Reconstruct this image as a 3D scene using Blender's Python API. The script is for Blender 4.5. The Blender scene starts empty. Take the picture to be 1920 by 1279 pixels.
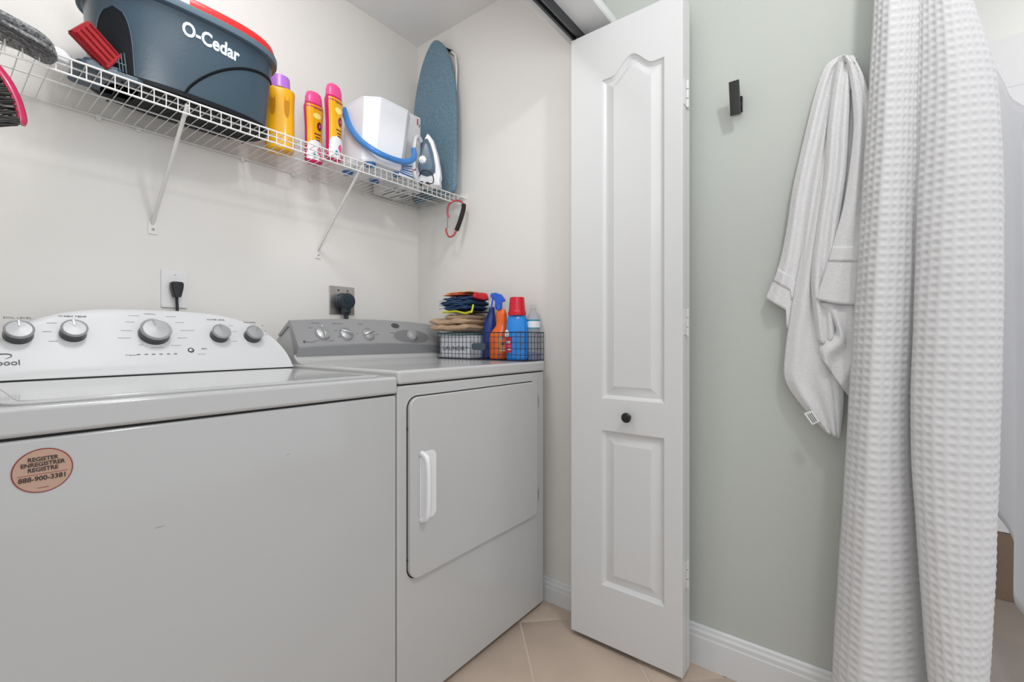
import bpy, bmesh, math, random
import numpy as np
from mathutils import Vector, Matrix
random.seed(7)
C = bpy.context.scene.collection
PI = math.pi

# ------------------------------------------------------------ camera, world, lights, exposure
FPX, YAW, Y0, EYE = 854.46, math.radians(37.758), 635.84, 1.0101
cd = bpy.data.cameras.new('camera'); cam = bpy.data.objects.new('camera', cd); C.objects.link(cam)
cd.sensor_width = 36.0; cd.lens = FPX / 1920 * 36.0; cd.clip_start = 0.02
cd.shift_y = (Y0 - 639.5) / 1920
cam.location = (0, 0, EYE); cam.rotation_euler = (PI / 2, 0, YAW - PI / 2)
bpy.context.scene.camera = cam

world = bpy.data.worlds.new('world'); bpy.context.scene.world = world; world.use_nodes = True
bg = world.node_tree.nodes['Background']; bg.inputs[0].default_value = (0.93, 0.96, 1.0, 1); bg.inputs[1].default_value = 0.97

def area(name, loc, size, power, target, col=(1, 1, 1), spread=180):
    l = bpy.data.lights.new(name, 'AREA'); l.shape = 'DISK'; l.size = size; l.energy = power; l.color = col
    l.spread = math.radians(spread)
    o = bpy.data.objects.new(name, l); C.objects.link(o); o.location = loc
    o.rotation_euler = (Vector(target) - Vector(loc)).to_track_quat('-Z', 'Y').to_euler()
    return o
area('ceiling_lamp', (0.62, -0.34, 2.40), 0.13, 7, (0.95, 0.7, 1.2), (.99, .98, .97))
area('ceiling_bounce', (0.30, -0.50, 2.42), 1.4, 6, (0.34, -0.42, 0.0), (.98, .985, 1))
area('closet_up_fill', (0.25, 0.22, 1.70), 0.42, 6.5, (0.7, 1.60, 3.1), (.98, .985, 1))  # added fill light, aimed up under the header to brighten the upper closet
area('closet_top_fill', (0.42, 1.00, 2.38), 0.34, 6.0, (0.55, 1.45, 1.2), (.99, .99, 1))  # soft overhead light added to lift the closet wall and appliance tops
area('shower_lamp', (2.0, -0.85, 2.40), 0.25, 3.0, (2.2, -0.6, 0.8), (1, .98, .95))
vs = bpy.context.scene.view_settings
vs.view_transform = 'Standard'; vs.look = 'None'; vs.gamma = 1; vs.use_curve_mapping = False; vs.exposure = 0.0

# ------------------------------------------------------------ helpers
FW = (math.cos(YAW), math.sin(YAW)); RT = (math.sin(YAW), -math.cos(YAW))
def ray(x, y):
    t = (x - 960) / FPX
    return (FW[0] + t * RT[0], FW[1] + t * RT[1], (Y0 - y) / FPX)
def atX(x, y, X): r = ray(x, y); d = X / r[0]; return Vector((X, r[1] * d, EYE + r[2] * d))
def atY(x, y, Y): r = ray(x, y); d = Y / r[1]; return Vector((r[0] * d, Y, EYE + r[2] * d))

def mat(name, col, rough=0.5, metal=0.0, coat=0.0, bump=0.0, bscale=50.0, var=0.0, vscale=6.0, trans=0.0, ior=1.45, sheen=0.0, alpha=1.0, sss=0.0, spec=0.5, coatr=0.05):
    m = bpy.data.materials.new(name); m.use_nodes = True; nt = m.node_tree; b = nt.nodes['Principled BSDF']
    def S(k, v):
        if k in b.inputs: b.inputs[k].default_value = v
    S('Base Color', (*col, 1)); S('Roughness', rough); S('Metallic', metal); S('Coat Weight', coat); S('Coat Roughness', coatr)
    S('Transmission Weight', trans); S('IOR', ior); S('Sheen Weight', sheen); S('Alpha', alpha); S('Subsurface Weight', sss); S('Specular IOR Level', spec)
    tc = nt.nodes.new('ShaderNodeTexCoord')
    if bump > 0:
        n = nt.nodes.new('ShaderNodeTexNoise'); n.inputs['Scale'].default_value = bscale; n.inputs['Detail'].default_value = 4
        nt.links.new(tc.outputs['Object'], n.inputs['Vector'])
        bp = nt.nodes.new('ShaderNodeBump'); bp.inputs['Strength'].default_value = bump; bp.inputs['Distance'].default_value = 0.002
        nt.links.new(n.outputs['Fac'], bp.inputs['Height']); nt.links.new(bp.outputs['Normal'], b.inputs['Normal'])
    if var > 0:
        n = nt.nodes.new('ShaderNodeTexNoise'); n.inputs['Scale'].default_value = vscale; n.inputs['Detail'].default_value = 5
        nt.links.new(tc.outputs['Object'], n.inputs['Vector'])
        mr = nt.nodes.new('ShaderNodeMapRange'); mr.inputs[1].default_value = .3; mr.inputs[2].default_value = .7; nt.links.new(n.outputs['Fac'], mr.inputs[0])
        mx = nt.nodes.new('ShaderNodeMix'); mx.data_type = 'RGBA'
        mx.inputs[6].default_value = (*[c * (1 - var) for c in col], 1); mx.inputs[7].default_value = (*[min(1, c * (1 + var)) for c in col], 1)
        nt.links.new(mr.outputs[0], mx.inputs[0]); nt.links.new(mx.outputs[2], b.inputs['Base Color'])
    return m
M = {}
M['cream'] = mat('cream_paint', (.76, .745, .715), .6, bump=.22, bscale=38)
M['ceil'] = mat('ceiling_paint', (.84, .84, .835), .7, bump=.3, bscale=45)
M['green'] = mat('grey_green_paint', (.50, .525, .49), .45, bump=.3, bscale=42)
M['white'] = mat('white_trim_paint', (.70, .71, .715), .32)
M['doorw'] = mat('white_door_paint', (.66, .665, .665), .3)
M['grout'] = mat('grout', (.60, .50, .42), .85, bump=.4, bscale=200)
M['tile'] = mat('floor_tile', (.52, .415, .335), .38, bump=.15, bscale=20, var=.10, vscale=5)
M['enamel'] = mat('washer_enamel', (.51, .515, .515), .14, coat=.4, spec=.5)
M['enamel2'] = mat('dryer_enamel', (.53, .532, .528), .2, coat=.3)
M['conw'] = mat('console_white', (.66, .67, .68), .38)
M['silverp'] = mat('silver_plastic', (.36, .365, .375), .33, metal=.35)
M['silverd'] = mat('silver_dark_plastic', (.23, .235, .245), .35, metal=.3)
M['chrome'] = mat('chrome', (.75, .75, .76), .12, metal=1)
M['satin'] = mat('satin_metal', (.50, .51, .52), .36, metal=.75)
M['capm'] = mat('knob_cap_metal', (.40, .41, .42), .42, metal=.45)
M['steel'] = mat('steel', (.55, .54, .53), .3, metal=1)
M['black'] = mat('black_plastic', (.012, .013, .015), .4)
M['mblack'] = mat('matte_black_metal', (.010, .010, .010), .35)
M['knobd'] = mat('knob_skirt', (.06, .065, .07), .25)
M['seam'] = mat('seam_dark', (.02, .02, .02), .8)
M['ink'] = mat('grey_print', (.10, .105, .115), .6)
M['inkl'] = mat('light_grey_print', (.34, .345, .35), .6)
M['sink'] = mat('sticker_print', (.05, .035, .03), .6)
M['sticker'] = mat('sticker_peach', (.50, .33, .25), .45)
M['stickr'] = mat('sticker_red', (.28, .035, .035), .45)
M['wire'] = mat('white_wire_coating', (.74, .735, .72), .35)
M['slate'] = mat('slate_blue_plastic', (.038, .068, .096), .3, bump=.1, bscale=150)
M['slated'] = mat('black_blue_plastic', (.007, .009, .012), .5, spec=.2)
M['slater'] = mat('rim_plastic', (.10, .15, .19), .3)
M['red'] = mat('red_plastic', (.62, .025, .025), .28)
M['dred'] = mat('deep_red_plastic', (.30, .008, .014), .4, spec=.15)
M['tread'] = mat('tread_red_plastic', (.20, .005, .009), .4, spec=.15)
M['logo'] = mat('pale_blue_print', (.72, .82, .90), .5)
M['yellow'] = mat('amber_plastic', (.80, .40, .006), .25, coat=.2)
M['purple'] = mat('purple_plastic', (.42, .17, .62), .3)
M['pink'] = mat('pink_plastic', (.78, .08, .28), .3)
M['magenta'] = mat('magenta_plastic', (.58, .01, .12), .3)
M['labely'] = mat('pale_yellow_label', (.90, .78, .25), .35)
M['labelo'] = mat('orange_label', (.85, .28, .02), .35)
M['labelw'] = mat('white_label', (.78, .80, .82), .35)
M['maroon'] = mat('maroon_print', (.13, .02, .05), .4)
M['teal'] = mat('teal_print', (.02, .25, .33), .4)
M['frost'] = mat('frosted_white_plastic', (.76, .78, .82), .4, sss=.0, alpha=1)
M['blueh'] = mat('blue_soft_plastic', (.045, .20, .52), .3)
M['blued'] = mat('blue_dark_foot', (.03, .13, .38), .4)
M['carton'] = mat('white_carton', (.72, .72, .73), .6)
M['cartong'] = mat('grey_carton_print', (.16, .16, .17), .6)
M['ironw'] = mat('iron_white_plastic', (.82, .83, .85), .25)
M['ironb'] = mat('iron_grey_blue_plastic', (.10, .155, .22), .28)
M['board'] = mat('blue_grey_cotton', (.14, .235, .30), .9, bump=.5, bscale=300, var=.32, vscale=210, sheen=.1)
M['redm'] = mat('red_anodised_metal', (.42, .07, .08), .3, metal=.6)
M['foam'] = mat('black_foam', (.015, .015, .016), .8)
M['pad'] = mat('grey_looped_pad', (.19, .195, .20), .95, bump=1.0, bscale=240, var=.9, vscale=210)
M['pinkb'] = mat('brush_pink', (.48, .02, .09), .2, coat=.4)
M['bristle'] = mat('bristle_black', (.03, .028, .027), .6)
M['navy'] = mat('navy_cloth', (.010, .03, .085), .9, bump=.4, bscale=300, var=.3, vscale=60)
M['navyl'] = mat('blue_cloth_edge', (.06, .14, .30), .9)
M['tan'] = mat('tan_cloth', (.48, .33, .22), .9, bump=.5, bscale=250, var=.12, vscale=30)
M['coral'] = mat('coral_cloth', (.72, .16, .07), .85, bump=.3, bscale=250)
M['peach'] = mat('peach_cloth', (.80, .42, .17), .85)
M['lime'] = mat('yellow_green_plastic', (.68, .70, .02), .5)
M['mint'] = mat('mint_cloth', (.42, .68, .66), .9, bump=.3, bscale=200)
M['bwire'] = mat('dark_navy_wire', (.018, .025, .05), .4)
M['orange'] = mat('orange_plastic', (.85, .13, .01), .25, coat=.2)
M['sprayb'] = mat('blue_trigger_plastic', (.01, .09, .55), .28)
M['dblue'] = mat('dark_blue_bottle', (.012, .04, .22), .3)
M['azure'] = mat('azure_plastic', (.01, .23, .72), .2, coat=.3)
M['capr'] = mat('cap_red', (.60, .01, .025), .25)
M['crim'] = mat('crimson_label', (.52, .01, .06), .4)
M['clear'] = mat('clear_plastic', (.80, .84, .87), .08, trans=.75, ior=1.15)
M['liquid'] = mat('blue_liquid', (.03, .09, .40), .1, trans=.3)
M['tag'] = mat('slate_tag', (.06, .085, .11), .6)
M['basketw'] = mat('white_cotton_liner', (.72, .74, .78), .85)
M['plate'] = mat('white_wall_plate', (.76, .76, .77), .3)
M['dplug'] = mat('slate_black_rubber', (.018, .030, .042), .45)
M['terry'] = mat('white_terry', (.74, .74, .745), .95, bump=1.0, bscale=330, sheen=.4)
M['terryb'] = mat('white_terry_band', (.72, .72, .725), .9, bump=.5, bscale=420)
M['waffle'] = mat('white_waffle_cotton', (.76, .76, .765), .85, bump=.4, bscale=600, sheen=.2)
M['liner'] = mat('white_liner', (.74, .74, .745), .5)
M['surround'] = mat('white_shower_panel', (.80, .80, .81), .2)
M['bright'] = mat('upper_shower_paint', (.82, .83, .79), .6)
M['brownt'] = mat('brown_shower_tile', (.24, .17, .12), .4, var=.1)
M['tant'] = mat('tan_shower_base', (.36, .31, .27), .4, var=.06)
M['alu'] = mat('track_aluminium', (.33, .34, .35), .35, metal=.8)
M['alud'] = mat('track_dark', (.06, .065, .07), .4, metal=.5)

def translucent(m, f, col):
    nt = m.node_tree; b = nt.nodes['Principled BSDF']; out = [n for n in nt.nodes if n.type == 'OUTPUT_MATERIAL'][0]
    t = nt.nodes.new('ShaderNodeBsdfTranslucent'); t.inputs[0].default_value = (*col, 1); mx = nt.nodes.new('ShaderNodeMixShader'); mx.inputs[0].default_value = f
    nt.links.new(b.outputs[0], mx.inputs[1]); nt.links.new(t.outputs[0], mx.inputs[2]); nt.links.new(mx.outputs[0], out.inputs['Surface'])
translucent(M['liner'], .7, (.9, .9, .91)); translucent(M['waffle'], .15, (.85, .85, .86))

class MB:
    def __init__(s): s.bm = bmesh.new()
    def box(s, a, b, bev=0.0, seg=2, m=None):
        t = bmesh.new(); bmesh.ops.create_cube(t, size=1)
        for v in t.verts: v.co = Vector(((a[i] + b[i]) / 2 + v.co[i] * (b[i] - a[i]) for i in range(3)))
        if bev > 0: bmesh.ops.bevel(t, geom=t.edges[:], offset=bev, segments=seg, profile=.5, affect='EDGES')
        if m is not None: bmesh.ops.transform(t, matrix=m, verts=t.verts)
        s.add(t); return s
    def add(s, t):
        me = bpy.data.meshes.new('t'); t.to_mesh(me); t.free(); s.bm.from_mesh(me); bpy.data.meshes.remove(me)
    def rings(s, rings, cap=True, closed=True):
        vs_ = [[s.bm.verts.new(p) for p in r] for r in rings]
        n = len(rings[0])
        for i in range(len(rings) - 1):
            for j in range(n if closed else n - 1):
                k = (j + 1) % n
                try: s.bm.faces.new((vs_[i][j], vs_[i][k], vs_[i + 1][k], vs_[i + 1][j]))
                except ValueError: pass
        if cap and closed:
            s.bm.faces.new(list(reversed(vs_[0]))); s.bm.faces.new(vs_[-1])
        return s
    def lathe(s, prof, n=24, m=None, sx=1, sy=1):
        R = [[Vector((r * sx * math.cos(2 * PI * k / n), r * sy * math.sin(2 * PI * k / n), z)) for k in range(n)] for r, z in prof]
        if m is not None: R = [[m @ p for p in r] for r in R]
        return s.rings(R)
    def tube(s, pts, r, n=8, closed=False, rs=None):
        P = [Vector(p) for p in pts]; rings = []
        up = None
        for i, p in enumerate(P):
            if closed: d = (P[(i + 1) % len(P)] - P[i - 1])
            else: d = (P[min(i + 1, len(P) - 1)] - P[max(i - 1, 0)])
            d.normalize()
            if up is None: up = d.orthogonal().normalized()
            a = (up - d * up.dot(d)); a.normalize(); up = a; b = d.cross(a)
            rr = rs[i] if rs else r
            rx, ry = rr if isinstance(rr, tuple) else (rr, rr)
            rings.append([p + a * math.cos(2 * PI * k / n) * rx + b * math.sin(2 * PI * k / n) * ry for k in range(n)])
        if closed: rings.append(rings[0])
        return s.rings(rings, cap=not closed)
    def prism(s, poly, z0, z1, m=None, bev=0.0, seg=2):
        t = bmesh.new(); a = [t.verts.new((x, y, z0)) for x, y in poly]; f = t.faces.new(a)
        r = bmesh.ops.extrude_face_region(t, geom=[f]); vs_ = [g for g in r['geom'] if isinstance(g, bmesh.types.BMVert)]
        bmesh.ops.translate(t, vec=(0, 0, z1 - z0), verts=vs_)
        bmesh.ops.recalc_face_normals(t, faces=t.faces[:])
        if bev > 0:
            es = [e for e in t.edges if abs(e.verts[0].co.z - e.verts[1].co.z) < 1e-7]
            bmesh.ops.bevel(t, geom=es, offset=bev, segments=seg, profile=.5, affect='EDGES')
        if m is not None: bmesh.ops.transform(t, matrix=m, verts=t.verts)
        s.add(t); return s
    def build(s, name, m, parent=None, smooth=True, ang=40, weld=True):
        bm = s.bm
        if weld: bmesh.ops.remove_doubles(bm, verts=bm.verts[:], dist=1e-6)
        bmesh.ops.recalc_face_normals(bm, faces=bm.faces[:])
        me = bpy.data.meshes.new(name); bm.to_mesh(me); bm.free()
        o = link(name, me, m, parent, smooth, ang)
        if smooth and len(me.polygons) < 4000:
            md = o.modifiers.new('normals', 'WEIGHTED_NORMAL'); md.keep_sharp = True; md.weight = 70
        return o
def link(name, me, m, parent=None, smooth=True, ang=40):
    if smooth:
        me.polygons.foreach_set('use_smooth', [True] * len(me.polygons))
        try: me.set_sharp_from_angle(angle=math.radians(ang))
        except Exception: pass
    for mm in (m if isinstance(m, (list, tuple)) else [m]): me.materials.append(mm)
    o = bpy.data.objects.new(name, me); C.objects.link(o)
    if parent is not None:
        o.parent = parent
        w = Matrix.Identity(4); q = parent
        while q is not None: w = q.matrix_parent_inverse @ q.matrix_basis @ w if q.parent is not None else q.matrix_basis @ w; q = q.parent
        o.matrix_parent_inverse = w.inverted()
    return o
def tag(o, label, cat=None, group=None, kind=None):
    o['label'] = label
    if cat: o['category'] = cat
    if group: o['group'] = group
    if kind: o['kind'] = kind
    return o
def thing(name, loc, label, cat, group=None):
    o = bpy.data.objects.new(name, None); o.empty_display_size = .05; C.objects.link(o); o.location = loc
    return tag(o, label, cat, group)
def struct(o, label=None):
    o['kind'] = 'structure'
    if label: o['label'] = label
    return o
def text_mesh(txt, size, depth=.0004, bold=0.0, align='LEFT', sx=1.0):
    c = bpy.data.curves.new('txt', 'FONT'); c.body = txt; c.size = size; c.extrude = depth; c.offset = bold; c.align_x = align; c.resolution_u = 3
    o = bpy.data.objects.new('txt', c); C.objects.link(o)
    dg = bpy.context.evaluated_depsgraph_get(); me = bpy.data.meshes.new_from_object(o.evaluated_get(dg))
    bpy.data.objects.remove(o); bpy.data.curves.remove(c)
    for v in me.vertices: v.co.x *= sx
    me.materials.clear()
    return me
def text_obj(name, txt, size, m, frame, parent, bold=0.0, align='LEFT', sx=1.0, depth=.0004):
    me = text_mesh(txt, size, depth, bold, align, sx); me.transform(frame)
    return link(name, me, m, parent, smooth=False)
def frame(o, x, y):
    x = Vector(x).normalized(); y = Vector(y); y = (y - x * y.dot(x)).normalized(); z = x.cross(y)
    f = Matrix((x, y, z)).transposed().to_4x4(); f.translation = Vector(o); return f
def rrect(x0, y0, x1, y1, r, n=6):
    P = []
    for cx, cy, a in ((x1 - r, y1 - r, 0), (x0 + r, y1 - r, 90), (x0 + r, y0 + r, 180), (x1 - r, y0 + r, 270)):
        for k in range(n + 1):
            t = math.radians(a + 90 * k / n); P.append((cx + r * math.cos(t), cy + r * math.sin(t)))
    return P
def sell(a, b, p, n=48):
    P = []
    for k in range(n):
        t = 2 * PI * k / n; c, s_ = math.cos(t), math.sin(t)
        P.append((a * math.copysign(abs(c) ** (2 / p), c), b * math.copysign(abs(s_) ** (2 / p), s_)))
    return P
def catmull(P, n):
    P = [Vector(p) for p in P]; out = []
    N = len(P) - 1
    for i in range(n):
        t = i / (n - 1) * N; k = min(int(t), N - 1); t -= k
        p0 = P[k - 1] if k > 0 else P[0] * 2 - P[1]; p1 = P[k]; p2 = P[k + 1]; p3 = P[k + 2] if k + 2 <= N else P[N] * 2 - P[N - 1]
        out.append(.5 * ((2 * p1) + (p2 - p0) * t + (2 * p0 - 5 * p1 + 4 * p2 - p3) * t * t + (3 * p1 - p0 - 3 * p2 + p3) * t ** 3))
    return out

# ------------------------------------------------------------ room
XR, YB, ZC = 1.483, 1.732, 2.440
def slab(name, a, b, m, bev=0, **k):
    return MB().box(a, b, bev).build(name, m, smooth=False)
floor = struct(slab('floor', (-1.6, -1.7, -.05), (XR + .02, YB + .1, -.0022), M['grout']), 'tan ceramic tiled floor laid on the diagonal')
PIT = .338; a45 = math.radians(45)
cx0, cy0 = 1.305, .974
tm = None
for i in range(-12, 8):
    for j in range(-12, 8):
        # corner grid on the diagonal: unit vectors (1,-1)/√2 and (1,1)/√2
        u, v = (i + .5) * PIT, (j + .5) * PIT
        x = cx0 + (u + v) / math.sqrt(2); y = cy0 + (-u + v) / math.sqrt(2)
        if not (-.1 < x < 1.72 and -.25 < y < 1.3): continue
        if tm is None:
            t = MB(); h_ = PIT / 2 - .0035; t.box((-h_, -h_, -.012), (h_, h_, 0), .0022, 2, Matrix.Rotation(-a45, 4, 'Z'))
            to = t.build('tile', M['tile'], floor); tm = to.data
        else:
            to = bpy.data.objects.new('tile', tm); C.objects.link(to); to.parent = floor
        to.location = (x, y, random.uniform(-.0006, .0004)); to.rotation_euler.z = random.choice([0, 1, 2, 3]) * PI / 2
struct(slab('ceiling', (-1.6, -1.7, ZC), (2.5, YB + .1, ZC + .05), M['ceil']), 'pale grey textured ceiling')
struct(slab('wall_back', (-.35, YB, 0), (XR + .1, YB + .1, ZC), M['cream']), 'cream textured wall behind the washer and dryer')
struct(slab('wall_right', (XR, .728, 0), (XR + .1, YB, ZC), M['cream']), 'cream textured side wall of the laundry closet')
struct(slab('wall_left', (-.35, .728, 0), (-.25, YB, ZC), M['cream']), 'cream closet wall beyond the washer')
struct(slab('wall_bathroom_side', (XR, -.13, 0), (XR + .1, .728, ZC), M['green']), 'grey green bathroom wall with hooks')
# header over the closet opening: cream inside, green outside
hb = MB(); hb.box((-.25, .728, 2.062), (XR, .833, ZC))
ho = hb.build('wall_header', [M['cream'], M['green'], M['white']], smooth=False)
for p in ho.data.polygons:
    p.material_index = 1 if p.normal.y < -.5 else (2 if p.normal.z < -.5 else 0)
struct(ho, 'wall above the closet opening')
tb = MB(); prof = [(.728, 2.0625), (.668, 2.0625), (.664, 2.067), (.664, 2.078), (.670, 2.083), (.670, 2.095), (.680, 2.103), (.680, 2.118), (.690, 2.124), (.728, 2.124)]
tb.rings([[Vector((x, y, z)) for y, z in prof] for x in (-.25, XR)])
struct(tb.build('trim_1', M['white'], smooth=False), 'white moulded casing along the closet header')
# baseboards
def baseboard(name, y0, y1, h_, t_, lab):
    p = [(0, 0), (-t_, 0), (-t_, h_ - .034), (-t_ + .002, h_ - .030), (-t_ + .002, h_ - .018), (-t_ + .006, h_ - .012), (-t_ + .007, h_ - .004), (-.003, h_), (0, h_)]
    b = MB(); b.rings([[Vector((XR + x, y, z)) for x, z in p] for y in (y0, y1)])
    struct(b.build(name, M['white'], smooth=False), lab)
baseboard('baseboard_right', .735, YB, .088, .014, 'white baseboard inside the closet beside the dryer')
baseboard('baseboard_bathroom', -.13, .72, .122, .015, 'white baseboard under the grey green wall')

# shower alcove
struct(slab('wall_shower', (2.45, -1.7, 0), (2.5, -.03, ZC), M['bright']), 'bright painted upper shower wall')
struct(slab('wall_shower_end', (XR + .1, -.13, 0), (2.5, -.03, ZC), M['surround']), 'white end wall of the shower')
sf = struct(slab('floor_shower', (XR + .02, -1.7, -.05), (2.5, -.03, .05), M['tant']), 'tan shower base')
pn = thing('shower_surround', (2.44, -.8, .3), 'white smooth shower wall panels with a seam, far right behind the curtain', 'shower wall')
MB().box((2.425, -1.69, .301), (2.449, -.132, 1.9285), .001).build('lower_panel', M['surround'], pn)
MB().box((2.428, -1.69, 1.930), (2.449, -.132, 2.117), .002).build('upper_panel', M['surround'], pn)
bt = thing('shower_tile_band', (2.44, -.8, .06), 'brown tiled band at the foot of the shower wall', 'tiles')
for k in range(5):
    MB().box((2.43, -1.69 + k * .312, .0505), (2.449, -1.69 + k * .312 + .308, .298), .002).build('tile', M['brownt'], bt)

# ------------------------------------------------------------ bifold door
DX = 1.3576
door = bpy.data.objects.new('door_1', None); C.objects.link(door); door.location = (DX, .61, 0)
tag(door, 'white folded bifold closet door with arched raised panels', None, kind='structure')
def arch(c):                     # panel outline as (y,z), c = inset
    y0, y1 = .475 + c, .681 - c; cy = .578; b = .8165 + c; P = [(y0, b), (y1, b)]
    n = 24; top = []
    for k in range(n + 1):
        y = y1 + (y0 - y1) * k / n; u = min(1, abs(y - cy) / .07)
        top.append((y, 1.856 - c + .048 * .5 * (1 + math.cos(PI * u))))
    return P + top
def rectp(c):
    return [(.475 + c, .207 + c), (.681 - c, .207 + c), (.681 - c, .713 - c), (.475 + c, .713 - c)]
def door_panel(name, xf, xb, sgn):
    """front at xf; back at xb"""
    b = MB(); bm = b.bm; y0, y1, z0, z1 = .4219, .7968, .016, 2.031
    e = .002
    def V(x, y, z): return bm.verts.new((x, y, z))
    # front face as a grid of pieces around two openings
    outs = [rectp(0), arch(0)]
    outer = [V(xf, y, z) for y, z in ((y0 + e, z0 + e), (y1 - e, z0 + e), (y1 - e, z1 - e), (y0 + e, z1 - e))]
    edges = [bm.edges.new((outer[i], outer[(i + 1) % 4])) for i in range(4)]
    loops = []
    for fn, ringsd in ((rectp, None), (arch, None)):
        levels = [(0, 0), (.003, .006), (.008, .009), (.011, .0115), (.019, .0115), (.040, .003), (.043, .002)]
        prev = None
        for ci, (c, dd) in enumerate(levels):
            vsn = [V(xf + sgn * dd, y, z) for y, z in fn(c)]
            if prev is None:
                for i in range(len(vsn)): edges.append(bm.edges.new((vsn[i], vsn[(i + 1) % len(vsn)])))
            else:
                for i in range(len(vsn)):
                    k = (i + 1) % len(vsn); bm.faces.new((prev[i], prev[k], vsn[k], vsn[i]))
            prev = vsn
        bm.faces.new(prev)
    bmesh.ops.triangle_fill(bm, use_beauty=True, edges=edges)
    # rim and back
    r1 = [V(xf + sgn * e, y, z) for y, z in ((y0, z0), (y1, z0), (y1, z1), (y0, z1))]
    r2 = [V(xb, y, z) for y, z in ((y0, z0), (y1, z0), (y1, z1), (y0, z1))]
    for A_, B_ in ((outer, r1), (r1, r2)):
        for i in range(4): k = (i + 1) % 4; bm.faces.new((A_[i], A_[k], B_[k], B_[i]))
    bm.faces.new(r2)
    return b.build(name, M['doorw'], door, smooth=True, ang=25)
door_panel('door_leaf', DX, DX + .033, 1)
door_panel('door_leaf', DX + .071, DX + .038, -1)
for z in (1.74, 1.06, .31):
    hg = MB(); yy = .4219
    hg.box((DX + .012, yy - .0022, z - .038), (DX + .033, yy + .001, z + .038), .0008)
    hg.box((DX + .038, yy - .0022, z - .038), (DX + .060, yy + .001, z + .038), .0008)
    for q in (-.028, 0, .028):
        hg.tube([(DX + .0355, yy - .004, z + q - .0125), (DX + .0355, yy - .004, z + q + .0125)], .0042, 10)
    hg.build('hinge', M['doorw'], door)
kb = MB(); kc = atX(1179, 782, DX)
km = Matrix.Translation(kc) @ Matrix.Rotation(-PI / 2, 4, 'Y')
kb.lathe([(.0001, 0), (.008, 0), (.007, .004), (.0065, .010), (.012, .014), (.0155, .019), (.0155, .023), (.012, .027), (.0001, .0285)], 28, km)
k_ = kb.build('door_knob', M['mblack'], door); k_['label'] = 'round black knob'
tr = thing('door_track', (.6, .78, 2.06), 'metal sliding track screwed under the closet header above the folded door', 'track')
t = MB(); t.box((-.24, .764, 2.0585), (1.43, .7955, 2.0615)); t.box((-.24, .764, 2.036), (1.43, .7675, 2.0590)); t.box((-.24, .792, 2.036), (1.43, .7955, 2.0590))
t.box((-.24, .7675, 2.036), (1.43, .7715, 2.0375)); t.box((-.24, .788, 2.036), (1.43, .792, 2.0375)); t.build('rail', M['alud'], tr, smooth=False)
t = MB(); t.box((-.24, .7745, 2.046), (1.42, .785, 2.0584)); t.build('channel', M['alu'], tr, smooth=False)
t = MB(); t.lathe([(.0001, 2.0315), (.0055, 2.0315), (.0055, 2.046), (.0001, 2.046)], 12, Matrix.Translation((DX + .016, .7797, 0))); t.build('pivot_pin', M['steel'], tr)

# ------------------------------------------------------------ washer
WX0, WX1, WY = .0420, .7545, .965
wa = thing('washing_machine', (.4115, 1.33, 0), 'white top-loading washing machine with five round knobs, left of the dryer', 'washing machine')
MB().box((WX0, WY, .018), (WX1, 1.70, .8640), .006, 3).build('cabinet', M['enamel'], wa)
MB().box((WX0 + .004, WY + .004, .8635), (WX1 - .004, 1.69, .8680)).build('seam', M['seam'], wa, smooth=False)
t = MB(); prof = []
t.box((WX0 - .001, WY - .006, .8678), (WX1 + .0005, 1.70, .9125), .008, 3); t.build('top_deck', M['enamel'], wa)
t = MB(); t.prism(rrect(WX0 + .026, WY + .016, WX1 - .030, 1.452, .028), .9118, .9165, bev=.0022, seg=2)
t.prism(rrect(WX0 + .044, WY + .034, WX1 - .048, 1.44, .022), .9150, .9178, bev=.0015, seg=2)
t.build('lid', M['enamel'], wa)
for sx in (.10, .72):
    for sy in (1.0, 1.66): MB().lathe([(.0001, 0), (.018, 0), (.018, .006), (.01, .008), (.01, .02), (.0001, .02)], 16, Matrix.Translation((sx, sy, 0))).build('foot', M['black'], wa)
# console
cxm, hw = .4105, .3325
def wz(X):
    u = min(1, abs(X - cxm) / hw); return .9195 + .006 + .168 * math.sqrt(max(0, 1 - u ** 3.2))
def wface(X, z): return 1.485 + (z - .9195) * .706
xs = [cxm + hw * math.sin(PI / 2 * k / 30) for k in range(-30, 31)]
R = []
for X in xs:
    H = wz(X) - .9195; zt = wz(X); r = min(.012, H * .3)
    P = [(1.478, .9195), (1.4785, .9195 + H * .03)]
    yb = 1.485
    P += [(wface(X, .9195 + H * .09) - .0035, .9195 + H * .09), (wface(X, .9195 + H * .15), .9195 + H * .15)]
    for s in (.3, .45, .6, .75, .88): P.append((wface(X, .9195 + H * s), .9195 + H * s))
    yt = wface(X, zt - r)
    P += [(yt, zt - r), (yt + r * .35, zt - r * .35), (yt + r, zt)]
    P += [(1.662, zt - .004 * min(1, H / .1)), (1.668, zt - r), (1.668, .9195)]
    R.append([Vector((X, y, z)) for y, z in P])
t = MB(); t.rings(R); con = t.build('console', M['conw'], wa, ang=50)
MB().box((WX0 + .015, 1.47, .913), (WX1 - .02, 1.665, .9188)).build('console_shadow_gap', M['seam'], wa, smooth=False)
wn = Vector((0, -1, .706)).normalized(); wu = Vector((0, .706, 1)).normalized()
def wpt(px, py):                # point on the console face plane
    r = ray(px, py); n = Vector((0, 1, -.706)); c = 1.485 - .706 * .9195
    d = (c - (n.z * EYE)) / (n.y * r[1] + n.z * r[2]); return Vector((r[0] * d, r[1] * d, EYE + r[2] * d))
def wmat(p): return Matrix.Translation(p) @ Matrix((Vector((1, 0, 0)), wu, wn)).transposed().to_4x4()
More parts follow.
